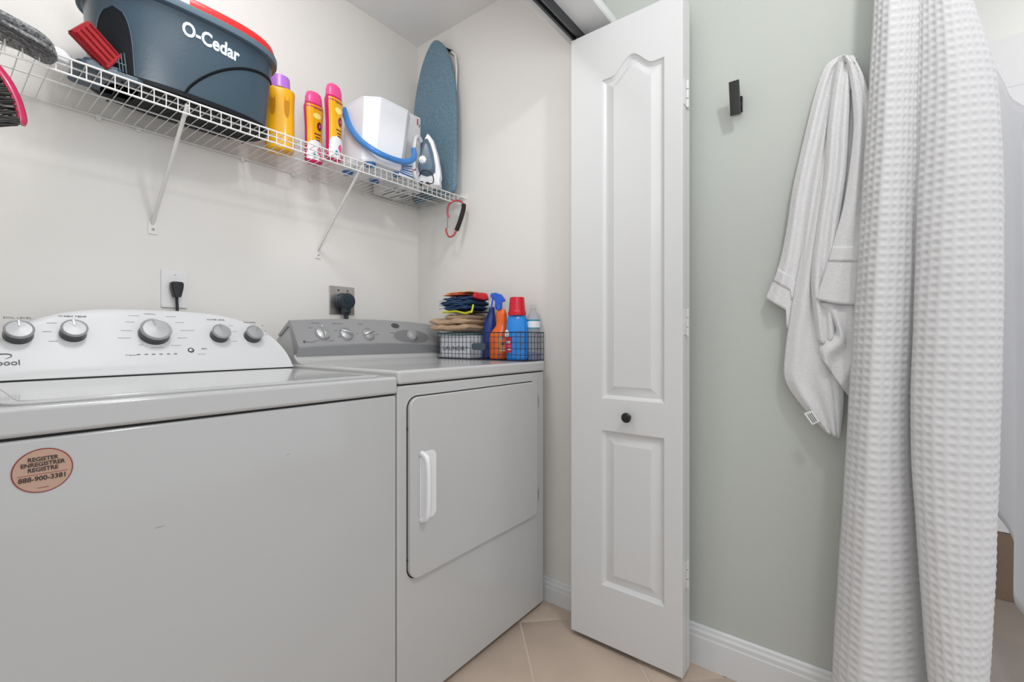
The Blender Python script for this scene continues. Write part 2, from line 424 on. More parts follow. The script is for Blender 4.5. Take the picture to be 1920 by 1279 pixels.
def washer_knob(cx, cy, r, ang, lab=None):
    p = wpt(cx, cy); m = wmat(p)
    k = MB(); k.lathe([(.0001, 0), (r * 1.02, 0), (r * 1.02, .004), (r * .96, .010), (r * .98, .020), (r * .93, .0225), (.0001, .0225)], 40, m)
    ko = k.build('knob', M['knobd'], wa)
    k = MB(); k.lathe([(r * .90, .0215), (r * 1.0, .0215), (r * 1.02, .0255), (r * .97, .0285), (r * .88, .0275), (r * .84, .0262), (.0001, .0275)], 40, m)
    k.build('cap', M['capm'], ko)
    k = MB(); k.box((-.0014, r * .30, .0268), (.0014, r * .90, .0290), .0005, 1, m @ Matrix.Rotation(ang, 4, 'Z'))
    k.build('pointer', M['chrome'], ko)
    return ko
# cap centres seen ~25 mm proud of the face, so the base sits a little lower
wk = [(34, 629, .0250, 0), (137, 626, .0250, .05), (289, 627, .0350, .12), (411, 630, .0250, .1), (473, 631, .0250, -.6)]
for a_ in wk: washer_knob(*a_)
k = MB(); p = wpt(358, 657); k.lathe([(.0001, 0), (.0078, 0), (.0078, .0016), (.0066, .0022), (.0060, .0012), (.0001, .0014)], 28, wmat(p)); b1 = k.build('start_button', M['knobd'], wa)
k = MB(); k.lathe([(.0001, .0012), (.0052, .0012), (.0045, .0026), (.0001, .0032)], 24, wmat(p)); k.build('cap', M['satin'], b1)
for px in (260, 274.5, 288, 302, 316, 329):
    k = MB(); k.box((-.0038, -.0012, -.001), (.0038, .0012, .0007), .0003, 1, wmat(wpt(px, 665 - (px - 260) * .02))); k.build('indicator_light', M['black'], wa)
def wtext(txt, px, py, size, m='ink', bold=0, name='lettering', align='CENTER', sx=1.3):
    p = wpt(px, py); return text_obj(name, txt, size * 1.05, M[m], wmat(p + wn * .0006), wa, bold, align, sx)
wtext('SOIL LEVEL', 33, 598, .0070); wtext('WASH TEMP', 136, 595, .0070); wtext('WATER LEVEL', 405, 601, .0058); wtext('SPIN SPEED', 468, 606, .0058)
wtext('Progress', 246, 667, .0048, 'inkl'); wtext('Start', 383, 655, .0055, 'ink'); wtext('NORMAL', 281, 590, .0048, 'inkl')
# worn cycle names round the big dial, too small to read: short grey print lines
for (px, py, w) in [(251, 592, 26), (320, 594, 26), (243, 604, 22), (337, 605, 24), (237, 620, 26), (351, 620, 38), (233, 634, 30), (342, 634, 26), (264, 647, 12), (295, 652, 32), (330, 648, 26),
                    (97, 606, 20), (88, 622, 18), (100, 640, 18), (433, 611, 14), (440, 622, 14), (440, 640, 14), (492, 611, 10), (497, 620, 10), (498, 628, 8), (378, 664, 22)]:
    p = wpt(px, py); w_ = w * .0009; dz = MB()
    dz.box((-w_ / 2, -.0008, -.0004), (w_ / 2, .0008, .0004), 0, 1, wmat(p + wn * .0002)); dz.build('dial_print', M['inkl'], wa, smooth=False)
text_obj('brand_lettering', 'Whirlpool', .0200, M['ink'], wmat(wpt(39, 684.5) + wn * .0008), wa, .0001, 'RIGHT', 1.0)
sw = MB(); c0 = wpt(2, 670)
arc = [c0 + Vector((1, 0, 0)) * (-.004 + .020 * math.cos(t_)) + wu * (.0075 * math.sin(t_) + .010 * math.cos(t_) * .35) + wn * .0008 for t_ in [math.radians(a) for a in range(-60, 250, 12)]]
sw.tube(arc, .0007, 6, rs=[(.0004 + .0009 * math.sin(PI * i / (len(arc) - 1)),) * 2 for i in range(len(arc))]); sw.build('brand_swoosh', M['ink'], wa)
# sticker
sc_ = Vector((.1085, WY - .0012, .8155)); sf_ = frame(sc_, (1, 0, 0), (0, 0, 1))
t = MB(); t.lathe([(.0001, -.001), (.0325, -.001), (.0325, .0), (.0001, .0)], 48, sf_); st = t.build('round_sticker', M['stickr'], wa)
st['label'] = 'round peach sticker with a red rim'
t = MB(); t.lathe([(.0001, -.0004), (.0310, -.0004), (.0310, .0004), (.0001, .0004)], 48, sf_); t.build('sticker_face', M['sticker'], st)
srot = sf_
for txt, yy, sz, bd in (('REGISTER', .0148, .0082, .0002), ('ENREGISTRER', .0072, .0082, .0002), ('REGISTRE', -.0004, .0082, .0002), ('888-900-3381', -.0142, .0098, .0002)):
    text_obj('sticker_text', txt, sz, M['sink'], srot @ Matrix.Translation((0, yy, .0008)), st, bd, 'CENTER', .92, .0002)
t = MB(); t.box((-.0265, -.0050, .0005), (.0265, -.0044, .0008), 0, 1, srot); t.box((-.006, -.0255, .0005), (.006, -.0247, .0008), 0, 1, srot); t.build('sticker_rule', M['stickr'], st, smooth=False)
for px, py, l in ((300, 988, .012), (745 - 205, 852, .006)):
    p = atY(px, py, WY - .0003); t = MB(); t.box((p.x - l / 2, WY - .0004, p.z - .0007), (p.x + l / 2, WY, p.z + .0004)); t.build('scuff_mark', M['inkl'], wa, smooth=False)

# ------------------------------------------------------------ dryer
TX0, TX1, TY = .7576, 1.4436, .9655
dr = thing('clothes_dryer', (1.1, 1.33, 0), 'white front-loading clothes dryer with a silver control console, right of the washer', 'clothes dryer')
MB().box((TX0, TY, .014), (TX1, 1.70, .8865), .006, 3).build('cabinet', M['enamel2'], dr)
MB().box((TX0 + .004, TY + .004, .8865), (TX1 - .004, 1.69, .8900)).build('seam', M['seam'], dr, smooth=False)
MB().box((TX0 + .01, TY + .03, .0), (TX1 - .01, 1.68, .014)).build('plinth', M['seam'], dr, smooth=False)
t = MB(); t.box((TX0 - .001, TY - .004, .8900), (TX1 + .001, 1.70, .9270), .0085, 4)
# curve up to the console
cv = [(1.44, .926)] + [(1.44 + .07 * math.sin(a), .9265 + .03 * (1 - math.cos(a))) for a in [PI / 2 * k / 6 for k in range(1, 7)]] + [(1.70, .9565), (1.70, .915), (1.44, .915)]
t.rings([[Vector((x, y, z)) for y, z in cv] for x in (TX0 + .002, TX1 - .002)]); t.build('top_deck', M['enamel2'], dr, ang=30)
fy = Matrix(((1, 0, 0, 0), (0, 0, -1, 0), (0, 1, 0, 0), (0, 0, 0, 1)))     # (x,y,z) -> (x,-z,y): prism on a front
MBd = MB(); MBd.prism(rrect(.7875, .3615, 1.3895, .8565, .034, 8), -(TY + .001), -(TY - .0008), fy); MBd.build('door_seal', M['seam'], dr, smooth=False)
dd = MB(); dd.prism(rrect(.7903, .3645, 1.3875, .8538, .032, 8), -(TY + .001), -(TY - .0125), fy, bev=.003, seg=3); dd = dd.build('door', M['enamel2'], dr, ang=30)
hc = atY(808, 910, .94)
t = MB(); t.box((hc.x - .028, TY - .034, hc.z - .083), (hc.x - .012, TY - .012, hc.z + .083), .005, 2); t.prism(rrect(hc.x - .030, hc.z - .093, hc.x + .030, hc.z + .093, .018, 6), -(TY - .0125), -(TY - .0155), fy, bev=.0014)
pts = [(hc.x - .020, TY - .012, hc.z - .088), (hc.x - .020, TY - .030, hc.z - .080), (hc.x - .020, TY - .036, hc.z - .06), (hc.x - .020, TY - .038, hc.z), (hc.x - .020, TY - .036, hc.z + .06), (hc.x - .020, TY - .030, hc.z + .080), (hc.x - .020, TY - .012, hc.z + .088)]
t.tube(catmull(pts, 24), .01, 12, rs=[(.0125, .009)] * 24)
t.build('door_handle', M['ironw'], dd)
for z in (.778, .4355):
    t = MB(); t.box((1.3880, TY - .0105, z - .027), (1.3935, TY + .001, z + .027), .001); t.box((1.3895, TY - .0125, z - .018), (1.3920, TY, z + .018), .0006); t.build('hinge', M['steel'], dr)
for z in (.770, .42):
    t = MB(); t.box((.7872, TY - .003, z - .003), (.7898, TY, z + .003)); t.build('door_catch', M['seam'], dr, smooth=False)
# console shell
def dzt(X): u = (X - 1.1) / .34; return 1.073 + .014 * (1 - u * u)
R = []; n = 24
for k in range(n + 1):
    X = .765 + (1.440 - .765) * k / n; zr = dzt(X); cb = .010 * (1 - ((X - 1.1) / .34) ** 2)
    P = [(1.507, .951), (1.491, .980 + cb), (1.4915, .985 + cb), (1.496, .990 + cb), (1.546, zr - .006), (1.550, zr), (1.558, zr + .001), (1.632, zr - .045), (1.634, zr - .052), (1.628, zr - .055), (1.566, zr - .020), (1.556, zr - .022), (1.524, .975), (1.526, .951)]
    R.append([Vector((X, y, z)) for y, z in P])
t = MB(); t.rings(R); dcon = t.build('console', M['silverp'], dr, ang=28)
t = MB(); pb = [(1.522, .93), (1.522, .975), (1.560, 1.052), (1.580, 1.048), (1.628, 1.022), (1.655, 1.01), (1.658, 1.0), (1.658, .93)]
t.rings([[Vector((x, y, z)) for y, z in pb] for x in (.770, 1.435)]); t.build('backsplash', M['enamel2'], dr, ang=28)
def dplane(X): # face frame
    cb = .010 * (1 - ((X - 1.1) / .34) ** 2); a = Vector((X, 1.496, .990 + cb)); b = Vector((X, 1.546, dzt(X) - .006)); u = (b - a).normalized(); return a, u, Vector((1, 0, 0)).cross(u)
def dpt(px, py):
    r = Vector(ray(px, py)); o = Vector((0, 0, EYE)); X = 1.1
    for _ in range(4):
        a, u, n_ = dplane(X); d = (a - o).dot(n_) / r.dot(n_); p = o + r * d; X = p.x
    return p, u, n_
def dmat(px, py, off=0):
    p, u, n_ = dpt(px, py); m = Matrix((Vector((1, 0, 0)), u, n_)).transposed().to_4x4(); m.translation = p + n_ * off; return m
t = MB(); t.prism(sell(.093, .0325, 2, 48), -.001, .0010, dmat(771, 631)); dcl = t.build('dial_surround', M['silverd'], dr)
t = MB(); t.prism(sell(.020, .012, 2, 32), -.001, .0012, dmat(741, 611)); t.build('badge', M['knobd'], dr)
def dryer_knob(px, py, ang, s=1.25):
    m = dmat(px, py); k = MB(); k.lathe([(.0001, 0), (.0215 * s, 0), (.0215 * s, .003), (.0185 * s, .010), (.010 * s, .014), (.0001, .015)], 32, m)
    s *= 1; ko = k.build('knob', M['satin'], dr); k = MB(); mm = m @ Matrix.Rotation(ang, 4, 'Z')
    rg = []
    for q in range(9):
        y = (-.019 + .038 * q / 8) * s * 1.05; w = (.0035 + .0028 * math.sin(PI * q / 8)) * s; zt_ = .016 + .008 * math.sin(PI * min(1, q / 7))
        rg.append([mm @ Vector(v) for v in ((-w, y, .004), (-w * .5, y, zt_), (0, y, zt_ + .0012), (w * .5, y, zt_), (w, y, .004))])
    k.rings(rg); k.build('grip', M['satin'], ko)
for a_ in ((604, 626, 0), (648, 627, 1.1), (690, 627, -1.2), (772, 629, -.1)): dryer_knob(*a_)
for k_i in range(14):
    t = MB()
    a = math.radians(25 + 24 * k_i); m = dmat(772, 629, .0012) @ Matrix.Translation((.030 * math.cos(a), .0235 * math.sin(a), 0)); t.box((-.002, -.001, -.0003), (.002, .001, .0003), 0, 1, m); t.build('dial_print', M['ink'], dr, smooth=False)
for (px, py, w) in [(592, 606, 22), (633, 607, 30), (675, 608, 18), (582, 615, 12), (594, 639, 12), (622, 639, 14), (629, 620, 8), (636, 632, 8), (670, 625, 4), (707, 627, 8), (735, 624, 14), (695, 640, 3)]:
    t = MB(); t.box((-w * .0007, -.0008, -.0003), (w * .0007, .0008, .0003), 0, 1, dmat(px, py, .0003)); t.build('dial_print', M['ink'], dr, smooth=False)
t = MB(); t.prism(sell(.0055, .0055, 2, 24), 0, .0006, dmat(571, 641)); t.build('round_emblem', M['ink'], dr)
text_obj('brand_lettering', 'Profile', .0095, M['ink'], dmat(576.5, 643.2, .0004), dr, 0, 'LEFT', 1.2)

# ------------------------------------------------------------ wall outlets
ol = thing('wall_outlet', (.486, YB, 1.168), 'white single outlet plate with a black plug, above the washer', 'outlet')
t = MB(); t.prism(rrect(.4515, 1.1085, .5210, 1.2285, .005), -(YB), -(YB - .0065), fy, bev=.003); t.build('cover_plate', M['plate'], ol)
t = MB(); t.lathe([(.0001, 0), (.0175, 0), (.0175, .0025), (.0001, .0025)], 28, frame((.486, YB - .006, 1.163), (1, 0, 0), (0, 0, 1))); t.build('socket_face', M['plate'], ol)
t = MB(); t.lathe([(.0001, 0), (.003, 0), (.003, .001), (.0001, .0014)], 14, frame((.486, YB - .0065, 1.2135), (1, 0, 0), (0, 0, 1))); t.build('screw', M['satin'], ol)
pc = thing('power_plug', (.486, YB - .02, 1.15), 'black plug and cord pushed into the white outlet above the washer', 'plug')
t = MB(); z0 = 1.142
t.rings([[Vector((.4865 + x * s, y, z)) for x, y in rrect(-.017, YB - .038, .017, YB - .0095, .007, 3)] for z, s in ((1.142, .55), (1.146, .62), (1.168, .92), (1.180, 1.0), (1.186, .95), (1.189, .75))]); t.build('plug_body', M['black'], pc)
t = MB(); t.tube(catmull([(.4865, YB - .022, 1.144), (.488, YB - .022, 1.12), (.4885, YB - .024, 1.08), (.489, YB - .028, .98), (.489, YB - .028, .93)], 14), .0042, 10); t.build('cord', M['black'], pc)
ol2 = thing('dryer_outlet', (1.07, YB, 1.17), 'square steel outlet plate with a heavy dark dryer plug, above the silver console', 'outlet')
t = MB(); t.prism(rrect(1.0135, 1.1120, 1.1290, 1.2300, .003), -YB, -(YB - .006), fy, bev=.0025); t.build('cover_plate', M['steel'], ol2)
for x, z in ((1.053, 1.2125), (1.095, 1.2125)):
    t = MB(); t.lathe([(.0001, 0), (.004, 0), (.004, .001), (.0001, .0016)], 14, frame((x, YB - .006, z), (1, 0, 0), (0, 0, 1))); t.build('screw', M['knobd'], ol2)
dp = thing('dryer_plug', (1.07, YB - .03, 1.16), 'heavy slate black dryer plug with cord going down behind the console', 'plug')
pf = frame((1.070, YB - .006, 1.166), (1, 0, 0), (0, 0, 1))
t = MB(); t.lathe([(.0001, 0), (.033, 0), (.035, .004), (.035, .014), (.031, .016), (.031, .021), (.034, .024), (.034, .040), (.032, .046), (.022, .048), (.0001, .048)], 36, pf)
t.box((-.016, -.050, .016), (.016, -.02, .044), .006, 3, pf); t.box((-.012, -.058, .020), (.012, -.045, .040), .004, 2, pf); t.build('plug_body', M['dplug'], dp)
t = MB(); t.box((-.014, -.006, .046), (.004, .018, .0505), .003, 2, pf @ Matrix.Rotation(.5, 4, 'Z')); t.build('grip_ridge', M['dplug'], dp)
t = MB(); t.tube([(1.070, YB - .036, 1.112), (1.070, YB - .036, 1.07), (1.070, YB - .05, 1.0)], .009, 12); t.build('cord', M['dplug'], dp)

# ------------------------------------------------------------ wire shelf
SY0, SZ = 1.427, 1.6460
sh = thing('wire_shelf', (.6, 1.58, SZ), 'white wire shelf on diagonal brackets along the back wall', 'shelf')
w0 = None
for k in range(62):
    X = -.0990 + .0254 * k
    if X > 1.465: break
    if w0 is None:
        t = MB(); t.tube([(0, SY0 - .0005, SZ - .036), (0, SY0 - .001, SZ - .004), (0, SY0 + .003, SZ + .0005), (0, 1.725, SZ + .0005), ], .00125, 6)
        w0 = t.build('cross_wire', M['wire'], sh); w0.location.x = X
    else:
        w = w0.copy(); C.objects.link(w); w.location.x = X
for y, z, r in ((SY0, SZ, .0026), (SY0, SZ - .036, .0026), (SY0 + .034, SZ - .0035, .0024), (1.575, SZ - .0035, .0022), (1.722, SZ - .003, .0026)):
    t = MB(); t.tube([(-.14, y, z), (1.472, y, z)], r, 8); t.build('long_wire', M['wire'], sh)
for X in (.431, .9667):
    b = MB(); b.tube([(X, YB - .005, 1.365), (X, YB - .012, 1.375), (X, SY0 + .012, SZ - .020), (X, SY0 + .004, SZ - .010)], .006, 10, rs=[(.006, .0035), (.0085, .004), (.0085, .005), (.006, .005)])
    b.box((X - .0115, YB - .004, 1.332), (X + .0115, YB, 1.372), .0015)
    bo = b.build('bracket', M['wire'], sh)
    t = MB(); t.lathe([(.0001, 0), (.0042, 0), (.0042, .0012), (.0001, .003)], 14, frame((X, YB - .004, 1.347), (1, 0, 0), (0, 0, 1))); t.build('screw', M['satin'], bo)
for X in (.305, .395, .685, .862, .93, 1.18, 1.40):
    t = MB(); t.box((X - .006, YB - .012, SZ - .014), (X + .006, YB, SZ + .002), .002); t.build('wall_clip', M['wire'], sh)
t = MB(); t.box((XR - .016, SY0 - .012, SZ - .006), (XR, SY0 + .028, SZ + .004), .0015); t.box((XR - .004, SY0 - .022, SZ - .012), (XR, SY0 + .028, SZ + .010), .001)
t.tube([(XR - .02, SY0, SZ), (XR - .014, SY0 - .008, SZ + .014)], .002, 6); t.build('end_bracket', M['wire'], sh)
DZ = SZ + .0029           # top of the deck

# ------------------------------------------------------------ mop bucket
bk = thing('mop_bucket', (.465, 1.53, DZ), 'large slate blue mop bucket with red trim standing on the wire shelf', 'bucket')
BC = (.463, 1.530)
def bk_ax(z):
    s = (z - DZ) / .220; return .206 + .012 * s, .098 + .036 * s, .461
def bk_ring(z, off=0, n=72, p=2.7):
    a, b, cx = bk_ax(z); return [Vector((cx + x, BC[1] + y, z)) for x, y in sell(a + off, b + off, p, n)]
def bk_front(X, z, off=0, p=2.7):
    a, b, cx = bk_ax(z); u = min(.999, abs(X - cx) / (a + off)); return BC[1] - (b + off) * (1 - u ** p) ** (1 / p)
t = MB(); ztop = DZ + .220
lv = [(DZ + .0165, -.001), (DZ + .022, 0), (DZ + .12, 0), (ztop - .012, 0), (ztop - .010, .004), (ztop - .008, .008)]
t.rings([bk_ring(z, o_) for z, o_ in lv]); t.build('bucket_body', M['slate'], bk, ang=50)
t = MB(); t.rings([bk_ring(z, o_) for z, o_ in ((DZ, -.02), (DZ + .001, -.008), (DZ + .006, .003), (DZ + .017, .003), (DZ + .018, -.003))]); t.build('bucket_base', M['slated'], bk, ang=50)
t = MB()
for k in range(9):
    x = .30 + k * .042; t.box((x, 1.455, DZ - .0005), (x + .004, 1.61, DZ + .0015))
t.build('base_rib', M['slated'], bk, smooth=False)
t = MB(); t.rings([bk_ring(ztop - .010, .009), bk_ring(ztop - .008, .013), bk_ring(ztop + .006, .013), bk_ring(ztop + .009, .010), bk_ring(ztop + .009, -.012), bk_ring(ztop - .006, -.014), bk_ring(ztop - .010, .0)]); t.build('rim', M['slater'], bk, ang=50)
# raised arch moulding on the front
t = MB(); ap = []
for k in range(25):
    u = k / 24; X = .425 + u * .243; z = DZ + .012 + .148 * math.sin(PI / 2 * u ** .75); ap.append((X, bk_front(X, z, .0005), z))
t.tube(ap, .003, 8, rs=[(.0052, .0020)] * 25); t.build('arch_moulding', M['slated'], bk)
# red wringer collar standing over the right half of the rim
t = MB(); R = []
for z, o_ in ((ztop + .009, -.012), (ztop + .010, .004), (ztop + .022, .006), (ztop + .034, .002), (ztop + .036, -.006), (ztop + .034, -.03), (ztop + .009, -.035)):
    a, b, cx = bk_ax(ztop); ring = []
    for k in range(33):
        th = math.radians(-100 + 200 * k / 32); c, s_ = math.cos(th), math.sin(th)
        ring.append(Vector((cx + .02 + (a - .02 + o_) * math.copysign(abs(c) ** (2 / 2.7), c), BC[1] + (b + o_) * math.copysign(abs(s_) ** (2 / 2.7), s_), z)))
    R.append(ring)
RR = list(map(list, zip(*R))); t.rings(RR); t.build('red_collar', M['red'], bk, ang=50)
# pedal recess: dark arched housing on the left front
t = MB(); R = []
for (dx, o_) in ((0, .0035),):
    pass
cxp = .292
zz = [DZ + .0175 + .152 * k / 14 for k in range(15)]
grid = []
for k, z in enumerate(zz):
    s = (z - zz[0]) / (zz[-1] - zz[0]); w = .030 * math.sqrt(max(.0, 1 - s ** 4)) + .0005; cxx = cxp - .012 * s
    row = []
    for j in range(9):
        X = cxx - w + 2 * w * j / 8; row.append(Vector((X, bk_front(X, z, .0022), z)))
    grid.append(row)
t.rings(grid, closed=False, cap=False); g2 = [[v + Vector((0, .003, 0)) for v in r] for r in grid]; t.rings(g2, closed=False, cap=False); t.build('pedal_recess', M['slated'], bk)
t = MB(); ed = [grid[k][0] for k in range(15)] + [grid[14 - k][8] for k in range(15)]; t.tube(ed, .002, 6); t.build('recess_edge', M['slate'], bk)
# red foot pedal leaning out
pa = atY(133, 57, 1.425); pb_ = atY(168, 37, 1.425); pc_ = atY(230, 107, 1.425); pd_ = atY(203, 131, 1.425)
quad = [pa, pb_, pc_, pd_]
def slabq(q, v, th):
    b = MB(); a = [b.bm.verts.new(p) for p in q]; c = [b.bm.verts.new(Vector(p) + Vector(v) * th) for p in q]
    b.bm.faces.new(a); b.bm.faces.new(list(reversed(c)))
    for i in range(len(q)): k = (i + 1) % len(q); b.bm.faces.new((a[i], c[i], c[k], a[k]))
    return b
def in_poly_shrink(q, f):
    c = sum((Vector(p) for p in q), Vector()) / len(q); return [c + (Vector(p) - c) * f for p in q]
s_ = slabq(quad, (-.25, .95, .1), .022); bmesh.ops.bevel(s_.bm, geom=s_.bm.edges[:], offset=.003, segments=2, affect='EDGES'); pd = s_.build('foot_pedal', M['dred'], bk); pd['label'] = 'deep red foot pedal'
t = MB()
for k in range(4):
    u = (k + .5) / 4; a = pa.lerp(pb_, u); b = pd_.lerp(pc_, u); t.tube([a.lerp(b, .08) + Vector((0, -.001, 0)), a.lerp(b, .9) + Vector((0, -.001, 0))], .0018, 6)
t.build('tread', M['tread'], pd)
t = MB(); q0 = [Vector((x, y, z)) for x, y, z in ((.222, 1.432, DZ + .002), (.335, 1.432, DZ + .002), (.335, 1.54, DZ + .002), (.222, 1.54, DZ + .002))]
t.prism(rrect(.214, 1.432, .345, 1.56, .02), DZ, DZ + .012, bev=.003); t.prism(rrect(.228, 1.436, .30, 1.53, .012), DZ + .012, DZ + .022, bev=.003); t.build('pedal_base', M['slate'], bk)
t = MB()
for k in range(3): t.tube([(.292 + k * .006, 1.429, DZ + .012), (.287 + k * .006, 1.427, DZ + .050 + .004 * k)], .0011, 6)
t.tube([(.284, 1.428, DZ + .03), (.304, 1.428, DZ + .03)], .0011, 6); t.build('spring_frame', M['slater'], bk)
# lettering wrapped on the curved side
me = text_mesh('O-Cedar', .0470, .0004, .0013, 'LEFT', .80)
xmax = max(v.co.x for v in me.vertices)
for v in me.vertices:
    X = .4110 + v.co.x * (.140 / xmax); z = DZ + .158 + v.co.y - .008 * (v.co.x / xmax); off = .0006 + v.co.z
    v.co = Vector((X, bk_front(X, z, off + .0004), z))
link('brand_lettering', me, M['logo'], bk, smooth=False)
t = MB(); t.tube(catmull([(.225, 1.45, ztop - .01), (.215, 1.46, ztop + .02), (.23, 1.50, ztop + .05), (.25, 1.56, ztop + .05)], 12), .006, 8); t.build('bail_handle', M['slated'], bk)

# ------------------------------------------------------------ bottles
def profbottle(prof, p=2.6, n=36, m=Matrix.Identity(4), ratio=.6):
    """prof: (half width, z) ; depth = ratio*width"""
    return [[m @ Vector((x, y, z)) for x, y in sell(w, w * ratio if ratio < 2 else w, p, n)] for w, z in prof]
yb = thing('yellow_detergent_bottle', (.742, 1.585, DZ), 'amber yellow detergent bottle with a purple cap, right of the big bucket', 'bottle')
m = Matrix.Translation((.748, 1.588, DZ)) @ Matrix.Rotation(-.42, 4, 'Z')
t = MB(); t.rings(profbottle([(.030, 0), (.041, .003), (.045, .012), (.046, .05), (.046, .12), (.0455, .15), (.0465, .18), (.048, .203), (.046, .209), (.036, .213), (.033, .218)], 2.6, 40, m, .82)); t.build('bottle_body', M['yellow'], yb, ang=60)
t = MB(); t.lathe([(.0001, .213), (.0345, .213), (.0345, .222), (.033, .224), (.032, .252), (.030, .256), (.0001, .256)], 40, m); t.build('bottle_cap', M['purple'], yb)
# two recessed grips facing the room with a bridge between
for s_ in (-1, 1):
    t = MB(); g = []
    for k in range(11):
        z = .112 + .080 * k / 10; w = .0095 * math.sqrt(max(.02, 1 - abs((k - 5) / 5.2) ** 3)); row = []
        for j in range(7):
            a = -PI / 2 + s_ * .40 + (j - 3) / 3 * w / .045 * .95
            c, sn = math.cos(a), math.sin(a); rx, ry = .0462, .0462 * .82
            P_ = Vector((rx * math.copysign(abs(c) ** (2 / 2.6), c), ry * math.copysign(abs(sn) ** (2 / 2.6), sn), z)); P_.x *= 1.012; P_.y *= 1.012
            if 0 < j < 6 and 0 < k < 10: P_.x *= .985; P_.y *= .985
            row.append(m @ P_)
        g.append(row)
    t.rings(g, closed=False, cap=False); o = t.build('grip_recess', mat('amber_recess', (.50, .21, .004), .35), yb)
for i, (x, y, h_, lab) in enumerate(((.872, 1.592, .262, 'shorter-looking rear orange bottle with a pink cap, left of the pair beside the frosted pail'), (.904, 1.512, .276, 'front orange and magenta bottle with a pink cap, nearest the frosted pail'))):
    sb = thing('scent_booster_bottle', (x, y, DZ), lab, 'bottle', 'pink capped bottles on the wire shelf')
    m = Matrix.Translation((x, y, DZ)) @ Matrix.Rotation(.02 + .22 * i, 4, 'Z'); k = h_ / .27
    body = [(.022, 0), (.030, .004), (.032, .012), (.032, .03), (.0305, .08), (.031, .13), (.034, .18), (.0355, .205), (.034, .217), (.030, .222)]
    t = MB(); t.rings(profbottle([(w, z * k) for w, z in body], 2.4, 36, m, .62)); t.build('bottle_body', M['magenta'], sb, ang=60)
    t = MB(); cp = [(.0305, .222), (.0315, .224), (.0305, .245), (.026, .262), (.018, .268), (.0001, .2695)]
    R = profbottle([(w, z * k) for w, z in cp], 2.4, 36, m, .62)
    t.rings(R); t.build('bottle_cap', M['pink'], sb, ang=60)
    # wrap label over the front
    def patch(z0, z1, a0, a1, off, n_=12, rows=12, shape=None):
        g = []
        for r_ in range(rows + 1):
            z = z0 + (z1 - z0) * r_ / rows
            w = np.interp(z, [b_[1] * k for b_ in body], [b_[0] for b_ in body]) + off; row = []
            f = 1 if shape is None else shape(r_ / rows)
            ac, ah = (a0 + a1) / 2, (a1 - a0) / 2 * f
            for j in range(n_ + 1):
                a = ac - ah + 2 * ah * j / n_; c, sn = math.cos(a), math.sin(a)
                row.append(m @ Vector((w * math.copysign(abs(c) ** (2 / 2.4), c), w * .62 * math.copysign(abs(sn) ** (2 / 2.4), sn), z)))
            g.append(row)
        return g
    A0, A1 = -PI * .88, -PI * .10
    for nm, z0, z1, a0, a1, off, mm, shp in (('label', .012, .214 * k, A0, A1, .0006, 'yellow', None), ('label_foot', .010, .085 * k, A0, A1, .0010, 'labelw', lambda s: math.sqrt(max(.02, 1 - s ** 4))),
                                            ('label_sun', .165 * k, .185 * k, -1.9, -1.1, .0011, 'labely', lambda s: math.sin(PI * (.1 + .8 * s))),
                                            ('flower_print', .030 * k, .060 * k, -1.55, -1.0, .0016, 'pink', lambda s: math.sin(PI * (.08 + .84 * s))),
                                            ('leaf_print', .016 * k, .034 * k, -1.9, -1.5, .0016, 'teal', lambda s: math.sin(PI * (.08 + .84 * s))),
                                            ('berry_print', .012 * k, .030 * k, -1.35, -.7, .0020, 'magenta', lambda s: math.sin(PI * (.2 + .6 * s))),
                                            ('round_logo', .122 * k, .156 * k, -1.55, -1.0, .0016, 'maroon', lambda s: math.sqrt(max(.02, 1 - (2 * s - 1) ** 2))),
                                            ('logo_center', .134 * k, .146 * k, -1.38, -1.15, .0021, 'pink', lambda s: math.sqrt(max(.02, 1 - (2 * s - 1) ** 2)))):
        t = MB(); t.rings(patch(z0, z1, a0, a1, off, shape=shp), closed=False, cap=False); t.build(nm, M[mm], sb)
    bm_ = m @ frame((-.0135, -.0235, .1995 * k), (1, -.0, 0), (0, 0, 1)); text_obj('label_lettering', 'ULTRA', .0085, M['ink'], bm_, sb, 0, 'LEFT', 1.2)
    t = MB()
    for q, (a0, a1, zc) in enumerate(((-1.75, -1.1, .108), (-1.65, -1.15, .096), (-1.6, -1.2, .086))):
        g = patch(zc * k - .0022, zc * k + .0022, a0, a1, .0018, rows=1); t.rings(g, closed=False, cap=False)
    t.build('label_print', M['maroon'], sb)

# ------------------------------------------------------------ frosted pail with blue handle
fp = thing('frosted_pail', (1.075, 1.50, DZ), 'frosted white square pail with a blue handle hanging down its front', 'pail')
def oct_ring(x0, y0, x1, y1, c, z): return [Vector(p) for p in ((x0 + c, y0, z), (x1 - c, y0, z), (x1, y0 + c, z), (x1, y1 - c, z), (x1 - c, y1, z), (x0 + c, y1, z), (x0, y1 - c, z), (x0, y0 + c, z))]
t = MB(); t.rings([oct_ring(.985, 1.426, 1.155, 1.610, .03, DZ + .010), oct_ring(.978, 1.418, 1.165, 1.615, .035, DZ + .016), oct_ring(.985, 1.405, 1.200, 1.612, .045, DZ + .245), oct_ring(.982, 1.402, 1.203, 1.615, .045, DZ + .25), oct_ring(.987, 1.407, 1.198, 1.610, .045, DZ + .25), oct_ring(.985, 1.426, 1.155, 1.610, .03, DZ + .03)], cap=True)
bmesh.ops.bevel(t.bm, geom=t.bm.edges[:], offset=.004, segments=2, affect='EDGES'); t.build('pail_body', M['frost'], fp, ang=50)
for x, y in ((1.008, 1.588), (1.128, 1.588), (1.012, 1.447), (1.135, 1.449)):
    t = MB(); t.lathe([(.0001, 0), (.018, 0), (.020, .003), (.020, .010), (.0001, .0101)], 20, Matrix.Translation((x, y, DZ))); t.build('foot', M['blued'], fp)
